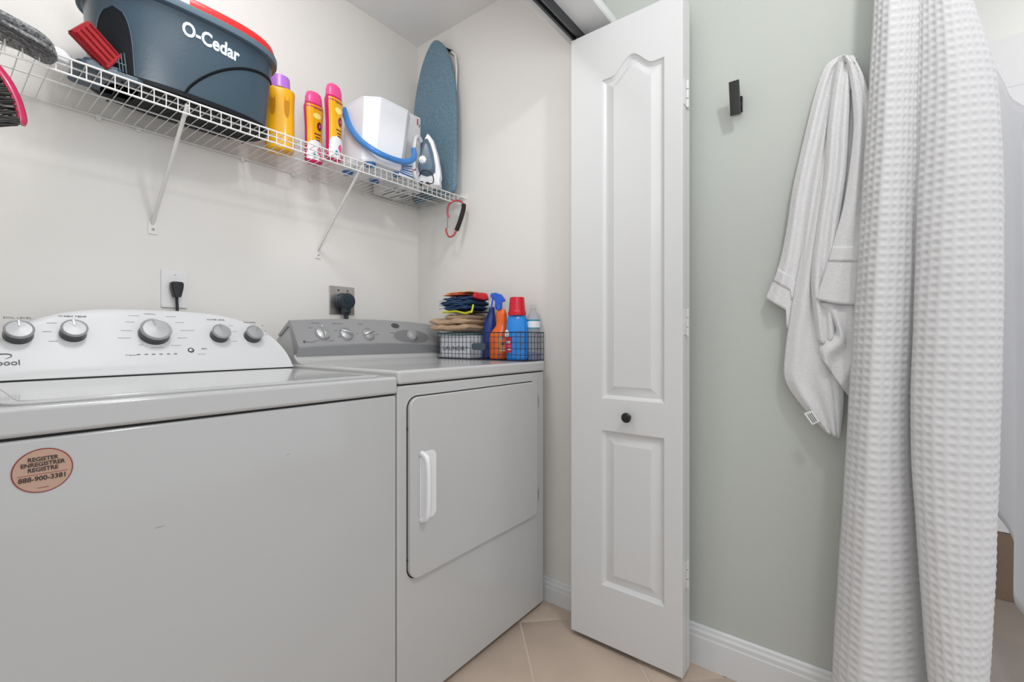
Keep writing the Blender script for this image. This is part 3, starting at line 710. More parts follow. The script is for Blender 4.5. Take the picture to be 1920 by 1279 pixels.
hp = [atX(644, 203, .970), atX(655, 236, .970), atX(674, 262, .970), atY(708, 286, 1.388), atY(745, 301, 1.388), atY(766, 303, 1.392), atY(777, 294, 1.398), atY(775, 278, 1.402)]
t = MB(); cp = catmull(hp, 30); t.tube(cp, .006, 10, rs=[(.0055 + .0045 * min(1, i / 6), .0115 * (1 if i < 24 else 1 - (i - 24) * .06)) for i in range(30)]); t.build('handle', M['blueh'], fp)

ct = thing('white_carton', (1.29, 1.62, DZ), 'white printed cardboard box behind the frosted pail, beside the ironing board', 'box')
t = MB(); t.box((1.212, 1.545, DZ), (1.338, 1.71, DZ + .333), .0015); t.build('carton_body', M['carton'], ct, smooth=False)
t = MB(); t.box((1.240, 1.5436, DZ + .30), (1.262, 1.5452, DZ + .312)); t.box((1.262, 1.5436, DZ + .305), (1.275, 1.5452, DZ + .309)); t.build('hand_hole', M['cartong'], ct, smooth=False)
t = MB()
for (x0, y0, x1, y1) in ((1.22, 1.56, 1.228, 1.64), (1.24, 1.60, 1.246, 1.69), (1.26, 1.555, 1.268, 1.62), (1.29, 1.58, 1.296, 1.70), (1.31, 1.56, 1.33, 1.575), (1.31, 1.60, 1.325, 1.66)): t.box((x0, y0, DZ - .0006), (x1, y1, DZ + .0004))
t.build('base_print', M['cartong'], ct, smooth=False)
t = MB(); t.box((1.318, 1.5438, DZ + .296), (1.324, 1.5452, DZ + .322)); t.box((1.328, 1.5438, DZ + .29), (1.333, 1.5452, DZ + .30)); t.build('side_print', M['crim'], ct, smooth=False)
sk = thing('striped_packet', (1.185, 1.44, DZ), 'small white packet with blue stripes at the foot of the iron', 'packet')
q = [atY(754, 309, 1.425), atY(771, 306, 1.425), atY(774, 352, 1.427), atY(748, 343, 1.427)]
q[2].z = q[3].z = DZ
s_ = slabq(q, (.1, 1, 0), .012); s_.build('packet_body', M['labelw'], sk, smooth=False)
t = MB()
for k in range(5):
    u = .1 + .17 * k; a = q[0].lerp(q[3], u) + Vector((.001, -.001, 0)); b = q[1].lerp(q[2], u + .12) + Vector((-.001, -.001, 0)); t.tube([a, b], .0016 if k % 2 else .0028, 5)
t.build('stripe', M['blued'], sk)

# ------------------------------------------------------------ iron standing on its heel
ir = thing('steam_iron', (1.30, 1.46, DZ), 'white and grey-blue steam iron standing on its heel in front of the ironing board', 'iron')
io = Vector((1.300, 1.455, DZ)); vx = Vector((RT[0] * 1.0, RT[1] * 1.0, 0)).normalized(); vn = Vector((-FW[0], -FW[1], 0))
vn = (vn + Vector((-.0, -.0, .0))).normalized()
imf = Matrix((vx, Vector((0, 0, 1)), vn)).transposed().to_4x4(); imf.translation = io
def outl(s, dx=0, dy=0, top=.226):
    P = []
    Lf = [(-.052, 0), (-.056, .03), (-.050, .07), (-.034, .12), (-.022, .165), (-.014, .20), (.000, top), (.010, .218), (.026, .195), (.043, .14), (.053, .085), (.057, .045), (.053, .030), (.056, 0)]
    c = Vector((0, .1)); return [((x - c.x) * s + c.x + dx, (y - c.y) * s + c.y + dy) for x, y in Lf]
t = MB(); t.prism(outl(1.0), -.030, -.020, imf, bev=.002); t.build('soleplate', M['satin'], ir)
t = MB(); R = []
R = []
for z, s in ((-.020, .985), (-.006, 1.0), (.010, .97), (.018, .90)): R.append([imf @ Vector((x, max(.0, y), z)) for x, y in outl(s)])
t.rings(R); t.build('white_shell', M['ironw'], ir, ang=60)
t = MB(); R = []
core = [(-.030, .050), (-.037, .075), (-.033, .115), (-.023, .155), (-.010, .192), (.002, .196), (.014, .175), (.026, .135), (.034, .085), (.034, .058), (.022, .046), (0, .040)]
for z, s in ((.010, 1.05), (.024, 1.0), (.036, .86), (.043, .60)):
    c = Vector((0, .11)); R.append([imf @ Vector(((x - c.x) * s + c.x, (y - c.y) * s + c.y, z)) for x, y in core])
t.rings(R); t.build('water_tank', M['ironb'], ir, ang=60)
t = MB(); t.lathe([(.0001, 0), (.0165, 0), (.0165, .006), (.014, .009), (.0001, .010)], 24, imf @ Matrix.Translation((-.014, .100, .036))); dl = t.build('temperature_dial', M['satin'], ir)
t = MB()
for k in range(12):
    a = 2 * PI * k / 12; t.box((-.001, -.002, 0), (.001, .002, .008), 0, 1, imf @ Matrix.Translation((-.014 + .0165 * math.cos(a), .100 + .0165 * math.sin(a), .037)) @ Matrix.Rotation(a - PI / 2, 4, 'Z'))
t.build('dial_ridge', M['ironw'], dl)
t = MB(); hpz = [(-.026, .185, .015), (-.034, .195, .035), (-.040, .180, .060), (-.045, .13, .066), (-.046, .07, .062), (-.044, .03, .045), (-.038, .015, .018)]
t.tube([imf @ p for p in catmull(hpz, 26)], .01, 10, rs=[(.0085, .0105)] * 26); t.build('handle', M['ironw'], ir)
t = MB(); t.tube([imf @ Vector(p) for p in catmull([(-.028, .030, .045), (-.012, .050, .052), (.012, .050, .050), (.028, .034, .042), (.030, .012, .038), (.020, .003, .038), (-.02, .003, .040)], 26)], .0022, 8); t.build('power_cord', M['black'], ir)
t = MB(); t.box((-.030, .0, .0175), (-.012, .012, .045), .002, 2, imf); t.box((-.002, .0, .0175), (.012, .010, .040), .002, 2, imf); t.build('heel_rest', M['black'], ir)
t = MB(); t.lathe([(.0001, 0), (.006, 0), (.006, .004), (.0001, .0045)], 16, imf @ Matrix.Translation((-.043, .052, .062))); t.build('steam_button', M['dred'], ir)

# ------------------------------------------------------------ ironing board (tabletop) against the right wall
ib = thing('ironing_board', (1.44, 1.56, DZ), 'blue-grey tabletop ironing board standing on end in the corner of the shelf', 'ironing board')
def bw(s):        # half width at height fraction
    return .1440 * (1 if s < .42 else max(0, 1 - ((s - .42) / .58) ** 2.2) ** .6) * (1 if s > .04 else (.86 + .14 * math.sqrt(s / .04)))
H_ = .738; R = []
def bpos(s, u, off):   # leaning a little towards the wall with height, plane facing -X
    x = 1.418 + .022 * s; return Vector((x + off, 1.558 + .010 * s + u, DZ + H_ * s))
N = 60; poly = []
for k in range(N + 1): s = math.sin(PI / 2 * k / N) ; poly.append((s, -bw(s)))
for k in range(N - 1, 0, -1): s = math.sin(PI / 2 * k / N); poly.append((s, bw(s)))
poly.append((0, bw(0)))
def bring(sc, off):
    return [bpos(.5 + (s - .5) * (1 - (1 - sc) * .35), u * sc, off) for s, u in poly]
t = MB(); t.rings([bring(.93, -.003), bring(.97, -.0015), bring(1.0, .003), bring(1.0, .013), bring(.97, .016)]); t.build('cover', M['board'], ib, ang=60)
t = MB(); t.tube([bpos(.10, -.10, .028), bpos(.5, -.112, .028), bpos(.78, -.120, .026), bpos(.86, -.112, .026), bpos(.915, -.075, .026), bpos(.93, -.04, .024), bpos(.90, .0, .020)], .0045, 8); t.build('folding_leg', M['wire'], ib)
t = MB(); t.tube([bpos(.945, -.038, .024), bpos(.925, -.062, .026), bpos(.900, -.088, .026)], .0058, 8); t.build('rubber_sleeve', M['black'], ib)

# ------------------------------------------------------------ carabiner
cb = thing('carabiner', (1.445, 1.42, 1.60), 'red carabiner with a black foam grip hooked on the right end of the shelf', 'carabiner')
def cp_(px, py): return atY(px, py, 1.419) if False else (lambda r: Vector((r[0] * 1.992, r[1] * 1.992, EYE + r[2] * 1.992)))(ray(px, py))
pts = [(841, 408), (839, 396), (842, 384), (850, 377), (858, 376), (867, 380), (868, 388), (866, 400), (860, 420), (854, 436), (848, 443), (841, 443), (837, 434), (837, 428)]
t = MB(); t.tube(catmull([cp_(*p) for p in pts], 60), .0042, 10); t.build('body', M['redm'], cb)
t = MB(); t.tube([cp_(840, 406), cp_(838, 431)], .003, 8); t.build('gate', M['chrome'], cb)
t = MB(); t.tube(catmull([cp_(*p) for p in ((869, 383), (869.5, 388), (867, 400), (862, 416), (856, 432))], 20), .0098, 12); t.build('foam_grip', M['foam'], cb)

# ------------------------------------------------------------ duster pad + brush on the left
dpad = thing('knitted_duster', (.12, 1.43, SZ), 'dark grey looped microfibre duster lying over the left end of the wire shelf', 'duster')
t = MB(); R = []; n = 26
for k in range(n + 1):
    u = k / n; px = -110 + 218 * u; py = -22 + 118 * u + 0 * u
    e = math.sqrt(max(.0, 1 - max(0, (u - .78) / .22) ** 2)); half = 1 + 21 * e
    top = atY(px, py - half * .9 + 3, 1.413); bot = atY(px, py + half * .35 + 5, 1.413)
    c = (top + bot) / 2; hh = (top - bot).length / 2; ring = []
    for j in range(16): a = 2 * PI * j / 16; ring.append(c + Vector((0, (.036 * e + .004) * math.sin(a) + .01, hh * math.cos(a))))
    R.append(ring)
t.rings(R); o = t.build('pad_top', M['pad'], dpad)
t = MB(); R = []
for k in range(n + 1):
    u = k / n; px = -110 + 219 * u; py = -22 + 118 * u + 10
    e = math.sqrt(max(.0, 1 - max(0, (u - .88) / .12) ** 2)); c = atY(px, py + 4, 1.411); hh = .010 * e + .002; ring = []
    for j in range(14): a = 2 * PI * j / 14; ring.append(c + Vector((0, (.040 * e + .004) * math.sin(a) + .01, hh * math.cos(a))))
    R.append(ring)
t.rings(R); t.build('pad_underside', M['pad'], dpad)
t = MB(); l1 = [atY(-110 + 206 * u, -22 + 118 * u + 1 + 3 * u, 1.383) for u in [k / 12 for k in range(13)]]; t.tube(l1, .0026, 6); l2 = [atY(-110 + 218 * u, -22 + 118 * u + 20 - 10 * max(0, u - .9) * 10 * .9, 1.393) for u in [k / 12 for k in range(13)]]; t.tube(l2, .0016, 6); t.build('binding', M['black'], dpad)
wt = thing('white_sponge', (.195, 1.47, DZ), 'small white rounded pad end peeking out behind the grey duster', 'sponge')
t = MB(); c = atY(108, 97, 1.47); mm = Matrix.Translation((c.x, 1.47, DZ + .012)) @ Matrix.Rotation(.0, 4, 'Y')
t.lathe([(.0001, -.012), (.018, -.011), (.024, 0), (.021, .010), (.012, .017), (.0001, .019)], 24, mm, sx=1.1, sy=.9); t.build('sponge_body', M['ironw'], wt)
br = thing('hanging_brush', (.10, 1.40, 1.54), 'pink-backed brush with black bristles hanging below the shelf at the far left', 'brush')
bpts = [(-55, 95), (-25, 108), (0, 134), (18, 160), (33, 192), (41, 222), (38, 232)]
t = MB(); t.tube(catmull([atY(a, b, 1.40) for a, b in bpts], 40), .01, 12, rs=[(.0125 - .003 * (i / 39), .0075) for i in range(40)]); t.build('brush_back', M['pinkb'], br)
t = MB(); rnd = random.Random(3); cpt = catmull([atY(a - 5, b + 3, 1.40) for a, b in bpts], 30)
for k in range(230):
    p = cpt[rnd.randint(6, 28)] + Vector((rnd.uniform(-.003, .001), rnd.uniform(-.012, .012), rnd.uniform(-.004, .002)))
    q = p + Vector((-rnd.uniform(.045, .060), rnd.uniform(-.006, .006), -rnd.uniform(.012, .03))); t.tube([p, p.lerp(q, .5) + Vector((0, 0, .002)), q], .0011, 4, rs=[(.0013,) * 2, (.0011,) * 2, (.0006,) * 2])
o = t.build('bristles', M['bristle'], br, weld=False); o['kind'] = 'stuff'

# ------------------------------------------------------------ basket on the dryer and what is in it
TZ = .9272
bs = thing('wire_basket', (1.41, 1.21, TZ), 'long dark navy wire basket standing on the dryer against the side wall', 'basket')
bx0, bx1, by0, by1, bz0, bz1 = 1.350, 1.472, .985, 1.448, TZ + .002, TZ + .108
t = MB()
for z in (bz0, bz1): t.tube([(bx0, by0, z), (bx1, by0, z), (bx1, by1, z), (bx0, by1, z), (bx0, by0, z)], .0020, 6)
t.build('rim_wire', M['bwire'], bs)
ny = 22; nx = 6
for fac in range(4):
    t = MB()
    if fac in (0, 1):
        x = bx0 if fac == 0 else bx1
        for k in range(ny + 1): y = by0 + (by1 - by0) * k / ny; t.tube([(x, y, bz0), (x, y, bz1)], .0011, 5)
        for z in (.2, .42, .64, .84): t.tube([(x, by0, bz0 + (bz1 - bz0) * z), (x, by1, bz0 + (bz1 - bz0) * z)], .0011, 5)
    else:
        y = by0 if fac == 2 else by1
        for k in range(nx + 1): xx = bx0 + (bx1 - bx0) * k / nx; t.tube([(xx, y, bz0), (xx, y, bz1)], .0011, 5)
        for z in (.2, .42, .64, .84): t.tube([(bx0, y, bz0 + (bz1 - bz0) * z), (bx1, y, bz0 + (bz1 - bz0) * z)], .0011, 5)
    t.build('side_mesh', M['bwire'], bs, weld=False)['kind'] = 'stuff'
t = MB()
for k in range(ny + 1): y = by0 + (by1 - by0) * k / ny; t.tube([(bx0, y, bz0), (bx1, y, bz0)], .0011, 5)
t.build('base_mesh', M['bwire'], bs, weld=False)['kind'] = 'stuff'
yt_ = atX(897, 650, bx0 - .004)
t = MB(); t.prism(sell(.036, .0140, 4, 28), -.001, .0015, frame((bx0 - .003, yt_.y, yt_.z), (0, -1, 0), (0, 0, 1))); t.build('name_tag', M['tag'], bs)
# white cloth box inside with lettering
wb = thing('white_cotton_bin', (1.41, 1.38, TZ), 'white cotton bin lettered in grey inside the left half of the wire basket', 'bin')
t = MB(); t.box((bx0 + .006, 1.268, bz0 + .002), (bx1 - .006, by1 - .006, bz1 - .010), .006, 3); t.build('bin_body', M['basketw'], wb)
text_obj('lettering', 'LAUNDRY', .026, M['ink'], frame((bx0 + .0055, 1.424, TZ + .036), (0, -1, 0), (0, 0, 1)), wb, 0, 'LEFT', 1.25)
t = MB(); g = []
def cloth_slab(x0, x1, y0, y1, z0, z1, seed, nx_=16, ny_=22, amp=.006, droop=0.0, bulge=.4):
    rnd = random.Random(seed); ph = [rnd.uniform(0, 6) for _ in range(6)]
    def wav(u, v): return amp * (math.sin(5 * u + ph[0]) * math.sin(4 * v + ph[1]) + .5 * math.sin(11 * v + ph[2] + 3 * u) + .35 * math.sin(17 * u + ph[3]))
    R = []
    for j in range(ny_ + 1):
        v = j / ny_; ev = math.sqrt(max(0, 1 - abs(2 * v - 1) ** 8)); row = []
        y = y0 + (y1 - y0) * v; zc_ = (z0 + z1) / 2; hh = (z1 - z0) / 2 * max(.15, ev)
        for k in range(2 * nx_):
            a = 2 * PI * k / (2 * nx_); c, s__ = math.cos(a), math.sin(a)
            u = .5 + .5 * math.copysign(abs(c) ** .5, c); xx = x0 + (x1 - x0) * u + .3 * wav(v * 3, a)
            zz_ = zc_ + hh * math.copysign(abs(s__) ** .6, s__) + (wav(u, v * 2) if s__ > 0 else wav(u, v * 2) * .5) - droop * (2 * v - 1) ** 2
            row.append(Vector((xx, y, zz_)))
        R.append(row)
    return R
def cloth(name, lab, m, boxes, grp=None):
    c0 = boxes[0]; th = thing(name, ((c0[0] + c0[1]) / 2, (c0[2] + c0[3]) / 2, c0[4]), lab, 'cloth', grp)
    for i, b in enumerate(boxes):
        t = MB(); t.rings(cloth_slab(*b[:6], seed=b[6], amp=b[7] if len(b) > 7 else .004)); t.build('fold', m if len(b) < 9 else b[8], th)
    return th
cloth('mint_cloth', 'pale mint cloth edge on top of the white bin', M['mint'], [(bx0 + .006, bx1 - .008, 1.30, 1.440, bz1 - .008, bz1 + .004, 3, .0015)])
cloth('tan_cloth', 'folded tan cloth hanging over the left end of the basket', M['tan'], [(1.335, 1.46, 1.262, 1.482, bz1 + .009, bz1 + .036, 5, .003), (1.337, 1.458, 1.262, 1.492, bz1 + .034, bz1 + .062, 8, .004), (1.342, 1.45, 1.255, 1.40, bz1 + .056, bz1 + .078, 9, .002)])
lp = thing('yellow_edged_mat', (1.40, 1.33, bz1 + .06), 'thin black mat with yellow-green edging between the tan and navy cloths', 'mat')
t = MB(); t.box((1.335, 1.235, bz1 + .0845), (1.45, 1.40, bz1 + .0885), .001, 1); t.build('mat_body', M['black'], lp)
t = MB(); t.tube([(1.333, 1.40, bz1 + .087), (1.333, 1.32, bz1 + .088), (1.333, 1.27, bz1 + .078), (1.333, 1.235, bz1 + .084)], .004, 6, rs=[(.003, .005)] * 4); t.tube([(1.333, 1.236, bz1 + .08), (1.335, 1.228, bz1 + .112)], .004, 6); t.build('edging', M['lime'], lp)
cloth('navy_cloth', 'navy blue folded cloth with lighter creases on the cloth stack', M['navy'], [(1.340, 1.45, 1.250, 1.402, bz1 + .0925, bz1 + .114, 11, .003), (1.336, 1.45, 1.240, 1.418, bz1 + .110, bz1 + .136, 12, .004), (1.345, 1.45, 1.242, 1.412, bz1 + .134, bz1 + .150, 15, .003)])
nv = bpy.data.objects['navy_cloth']
t = MB()
for q, zz_ in enumerate((.100, .112, .124, .136)):
    t.tube([(1.331, 1.42 - .165 * k / 12, bz1 + zz_ + .004 * math.sin(k * .8 + q * 1.7)) for k in range(13)], .0011, 5)
t.build('crease_line', M['navyl'], nv)
cloth('coral_cloth', 'coral and peach cloth on top of the navy cloth', M['coral'], [(1.345, 1.44, 1.29, 1.415, bz1 + .156, bz1 + .164, 21, .001), (1.350, 1.44, 1.27, 1.40, bz1 + .165, bz1 + .171, 22, .001, M['peach'])])
cloth('red_cloth_corner', 'small crumpled red cloth at the right tip of the cloth stack', M['capr'], [(1.345, 1.42, 1.222, 1.240, bz1 + .136, bz1 + .160, 24, .003)])

# spray bottles
def spray(th, base, rotz, body, bodym, scale=1.0, neck=.17, headm='sprayb'):
    m = Matrix.Translation(base) @ Matrix.Rotation(rotz, 4, 'Z') @ Matrix.Scale(scale, 4)
    t = MB(); t.rings([[m @ Vector((x + dx, y, z)) for x, y in sell(w, w * .55, 2.5, 32)] for w, z, dx in body]); t.build('bottle_body', M[bodym], th, ang=60)
    t = MB(); t.lathe([(.0001, neck), (.0135, neck), (.0135, neck + .012), (.011, neck + .016), (.0001, neck + .016)], 24, m)
    hd = [(-.016, neck + .012), (.012, neck + .012), (.014, neck + .030), (.026, neck + .034), (.026, neck + .042), (.012, neck + .060), (-.012, neck + .068), (-.030, neck + .066), (-.034, neck + .055), (-.030, neck + .048), (-.020, neck + .045), (-.014, neck + .030)]
    hm = m @ Matrix(((1, 0, 0, 0), (0, 0, 1, 0), (0, 1, 0, 0), (0, 0, 0, 1)))
    t.prism(hd, -.009, .009, hm, bev=.003); t.build('trigger_head', M[headm], th, ang=50)
    t = MB(); t.prism([(-.020, neck + .046), (-.026, neck + .046), (-.032, neck + .020), (-.036, neck + .004), (-.031, neck + .004), (-.025, neck + .018)], -.004, .004, hm, bev=.001); t.build('trigger', M[headm], th)
    return m
sp = thing('orange_spray_bottle', (1.405, 1.118, TZ), 'orange spray bottle with a bright blue trigger head standing in the basket', 'spray bottle')
ob = [(.030, .003, .0), (.036, .006, .0), (.0375, .02, .0), (.0375, .09, .0), (.035, .105, .001), (.027, .122, .006), (.0215, .135, .010), (.0205, .145, .011), (.0215, .152, .011), (.0205, .158, .011), (.0215, .165, .011), (.0205, .172, .011), (.0215, .180, .011), (.019, .190, .011), (.014, .197, .011), (.012, .2, .011)]
m = spray(sp, (1.402, 1.152, TZ + .001), -YAW * 0 - 1.0, ob, 'orange', 1.0, .198)
def front_patch(th, name, m, x0, x1, z0, z1, y, mm, shape='r'):
    t = MB(); hm = m @ Matrix.Translation((0, y, 0)) @ Matrix(((1, 0, 0, 0), (0, 0, -1, 0), (0, 1, 0, 0), (0, 0, 0, 1)))
    P = rrect(x0, z0, x1, z1, min(x1 - x0, z1 - z0) * .3, 3) if shape == 'r' else [((x0 + x1) / 2 + a, (z0 + z1) / 2 + b) for a, b in sell((x1 - x0) / 2, (z1 - z0) / 2, 2, 24)]
    t.prism(P, -.0006, .0006, hm); t.build(name, M[mm], th)
front_patch(sp, 'label', m, -.004, .030, .030, .085, -.0200, 'labelo'); front_patch(sp, 'label_logo', m, .010, .026, .058, .068, -.0210, 'navyl', 'e'); front_patch(sp, 'dog_print', m, .002, .020, .076, .096, -.0208, 'tan', 'e')
front_patch(sp, 'label_print', m, .006, .026, .044, .047, -.0210, 'labelw'); front_patch(sp, 'label_print', m, .010, .026, .036, .039, -.0210, 'labelw')
s2 = thing('dark_blue_spray_bottle', (1.44, 1.20, TZ), 'slim dark blue bottle standing behind the orange spray bottle', 'spray bottle')
m = Matrix.Translation((1.430, 1.226, TZ + .001)) @ Matrix.Rotation(-.9, 4, 'Z')
t = MB(); t.rings([[m @ Vector((x + dx, y, z)) for x, y in sell(w, w * .7, 2.3, 28)] for w, z, dx in ((.024, .003, 0), (.028, .008, 0), (.028, .11, 0), (.024, .15, .004), (.017, .18, .008), (.012, .20, .010), (.0115, .215, .010))]); t.build('bottle_body', M['dblue'], s2, ang=60)
t = MB(); t.lathe([(.0001, .213), (.0125, .213), (.0125, .235), (.010, .238), (.0001, .238)], 20, m @ Matrix.Translation((.010, 0, 0))); t.build('bottle_cap', M['labelw'], s2)
# azure bottle
az = thing('azure_detergent_bottle', (1.41, 1.04, TZ), 'bright blue detergent bottle with a large red cap at the front of the basket', 'bottle')
m = Matrix.Translation((1.398, 1.058, TZ + .001)) @ Matrix.Rotation(-YAW * 0 - .98, 4, 'Z')
t = MB(); t.rings([[m @ Vector((x + dx, y, z)) for x, y in sell(w, w * .62, 2.6, 40)] for w, z, dx in ((.034, .002, 0), (.040, .004, 0), (.042, .012, 0), (.0415, .07, 0), (.042, .11, 0), (.041, .14, 0), (.0365, .16, 0), (.034, .172, 0), (.030, .176, 0))]); t.build('bottle_body', M['azure'], az, ang=60)
t = MB(); t.lathe([(.0001, .172), (.0335, .172), (.0345, .176), (.0345, .186), (.033, .188), (.0315, .192), (.0280, .238), (.0265, .242), (.0001, .242)], 40, m); t.build('bottle_cap', M['capr'], az)
front_patch(az, 'label', m, -.046, -.014, .030, .090, -.0240, 'crim'); front_patch(az, 'label_figure', m, -.045, -.030, .084, .118, -.0236, 'labelw', 'e')
front_patch(az, 'label_print', m, -.040, -.024, .066, .074, -.0250, 'labelw'); front_patch(az, 'label_print', m, -.036, -.020, .052, .058, -.0250, 'pink'); front_patch(az, 'label_print', m, -.034, -.022, .040, .046, -.0250, 'labelw')
front_patch(az, 'grip_hollow', m, .004, .024, .040, .118, -.0258, 'blueh', 'e')
# clear bottle
cl = thing('clear_spray_bottle', (1.448, 1.01, TZ), 'clear plastic bottle with a teal-striped label and some blue liquid, rightmost in the basket', 'bottle')
m = Matrix.Translation((1.443, 1.014, TZ + .001))
t = MB(); t.lathe([(.0001, .002), (.0235, .002), (.026, .006), (.026, .075), (.0255, .155), (.022, .172), (.012, .186), (.0095, .19), (.0095, .2), (.0001, .2)], 32, m, sy=1.0, sx=1.0); t.build('bottle_body', M['clear'], cl)
t = MB(); t.lathe([(.0001, .004), (.024, .004), (.0245, .032), (.0001, .032)], 28, m, sx=.98); t.build('liquid', M['liquid'], cl)
t = MB(); t.lathe([(.0001, .197), (.0115, .197), (.0115, .212), (.0001, .213)], 24, m); t.build('bottle_cap', M['clear'], cl)
for nm, z0, z1, mm in (('label', .122, .158, 'labelw'), ('label_stripe', .151, .157, 'teal'), ('label_stripe', .122, .126, 'teal')):
    t = MB(); rr = .0264 if nm == 'label' else .0268; t.rings([[m @ Vector((1.0 * rr * math.cos(a), rr * math.sin(a), z)) for a in [PI * .75 + PI * 1.0 * k / 20 for k in range(21)]] for z in (z0, z1)], closed=False, cap=False); t.build(nm, M[mm], cl)

# ------------------------------------------------------------ hooks and towel on the green wall
def hook(y, z, lab):
    th = thing('robe_hook', (XR, y, z), lab, 'hook')
    t = MB(); t.box((XR - .010, y - .013, z - .022), (XR, y + .013, z + .022), .001); t.build('wall_plate', M['mblack'], th)
    t = MB(); t.box((XR - .040, y - .010, z - .008), (XR - .006, y + .010, z + .004), .001); t.build('arm', M['mblack'], th)
    t = MB(); mm = Matrix.Translation((XR - .045, y, z + .004)) @ Matrix.Rotation(-.22, 4, 'Y'); t.box((-.004, -.0135, -.046), (.004, .0135, .046), .0012, 2, mm); t.build('front_plate', M['mblack'], th)
hook(.298, 1.704, 'black rectangular robe hook, empty, on the grey green wall')
hook(.030, 1.662, 'black robe hook hidden under the hanging white towel')
tw = thing('bath_towel', (1.43, .05, 1.75), 'white terry towel bunched on a hook on the grey green wall beside the curtain', 'towel')
def sheet(name, L, Rr, X0, folds, amp, th=.004, nu=56, nv=90, m='terry', hem=None, vr=None, seed=1):
    """L / Rr: pixel outlines from the hook down; X0(v) depth of the sheet; folds = list of (u centre, width, height)"""
    Lp = catmull([Vector((a, b, 0)) for a, b in L], nv + 1); Rp = catmull([Vector((a, b, 0)) for a, b in Rr], nv + 1)
    rnd = random.Random(seed); verts = []; faces = []
    rows = [j for j in range(nv + 1) if vr is None or vr[0] <= j / nv <= vr[1]]
    for j in rows:
        v = j / nv
        for i in range(nu + 1):
            u = i / nu; px = Lp[j].x * (1 - u) + Rp[j].x * u; py = Lp[j].y * (1 - u) + Rp[j].y * u
            if hem: py += hem(u) * max(0, (v - .75) / .25) ** 2
            edge = math.sqrt(max(0, 1 - abs(2 * u - 1) ** 3))
            b = 0
            for (c, w, h_) in folds:
                cc = c + .03 * math.sin(3 * v + c * 9); b += h_ * math.exp(-((u - cc) / w) ** 2)
            X = X0(v) - edge * .006 - b * amp * (.35 + .65 * min(1, v * 2.5)) * min(1, 1.2 - .25 * v) + rnd.uniform(-1, 1) * .0003 - (.0028 if vr else 0)
            verts.append(atX(px, py, X))
    for j in range(len(rows) - 1):
        for i in range(nu):
            a = j * (nu + 1) + i; faces.append((a, a + 1, a + nu + 2, a + nu + 1))
    me = bpy.data.meshes.new(name); me.from_pydata([tuple(v) for v in verts], [], faces)
    o = link(name, me, M[m], tw, ang=180); md = o.modifiers.new('s', 'SOLIDIFY'); md.thickness = th; md.offset = 0
    return o
# left/back fall: two pleats ending high
A_ = ([(1574, 106), (1548, 126), (1528, 180), (1508, 262), (1488, 350), (1474, 440), (1460, 500), (1436, 560)], [(1590, 108), (1578, 150), (1562, 230), (1545, 330), (1530, 440), (1524, 520), (1520, 600)], lambda v: 1.466 - .006 * v, [(.24, .13, .9), (.72, .14, 1.1)], .015)
hA = lambda u: 8 * u + (32 if u > .46 else 0)
sheet('towel_fall', *A_, hem=hA, seed=2); sheet('woven_band', *A_, hem=hA, m='terryb', vr=(.86, .93), th=.002, seed=2)
# long fall with the care label, ending in a point
sheet('towel_fall', [(1574, 108), (1562, 150), (1550, 250), (1528, 350), (1506, 460), (1486, 570), (1473, 660), (1474, 715), (1512, 770), (1552, 812)], [(1604, 108), (1602, 160), (1598, 260), (1592, 360), (1590, 460), (1592, 560), (1588, 640), (1582, 700), (1580, 760), (1574, 822)], lambda v: 1.450, [(.20, .12, .9), (.60, .15, 1.0), (.92, .08, .6)], .014, seed=3)
# narrow middle pleats
sheet('towel_fall', [(1576, 104), (1566, 150), (1554, 230), (1546, 330), (1532, 430), (1522, 530), (1534, 640)], [(1600, 104), (1594, 150), (1590, 230), (1584, 330), (1570, 430), (1564, 540), (1566, 628)], lambda v: 1.434 - .002 * v, [(.25, .17, 1.0), (.78, .15, .9)], .012, hem=lambda u: 10 * math.sin(PI * u), seed=4)
# right front fall with woven band
D_ = ([(1580, 102), (1592, 130), (1602, 220), (1596, 300), (1584, 380), (1568, 440), (1550, 500), (1531, 562)], [(1600, 106), (1620, 150), (1636, 220), (1640, 300), (1638, 380), (1634, 440), (1632, 500), (1630, 570)], lambda v: 1.420 - .004 * v, [(.3, .2, .8), (.85, .18, .8)], .010)
hD = lambda u: 5 * math.sin(PI * u)
sheet('towel_fall', *D_, hem=hD, seed=5); sheet('woven_band', *D_, hem=hD, m='terryb', vr=(.76, .84), th=.002, seed=5)
# loose lower corner swirling right under the front fall
sheet('towel_fall', [(1534, 566), (1556, 590), (1568, 622), (1538, 648), (1540, 670)], [(1630, 572), (1622, 640), (1612, 700), (1606, 722), (1590, 742)], lambda v: 1.426 + .006 * v, [(.2, .14, 1.0), (.7, .18, .9)], .018, nu=40, nv=40, seed=7)
t = MB(); p0 = [atX(a, b, 1.4200) for a, b in ((1507, 775), (1524, 769), (1538, 790), (1523, 797))]
s_ = slabq(p0, (1, 0, 0), .0015); cl_ = s_.build('care_label', M['plate'], tw, smooth=False)
t = MB()
for k in range(3):
    u = .28 + .2 * k; a = p0[0].lerp(p0[1], u); b = p0[3].lerp(p0[2], u); a, b = a.lerp(b, .15), a.lerp(b, .88)
    t.tube([a + Vector((-.0006, 0, 0)), b + Vector((-.0006, 0, 0))], .0009, 5)
t.build('label_print', M['ink'], cl_)

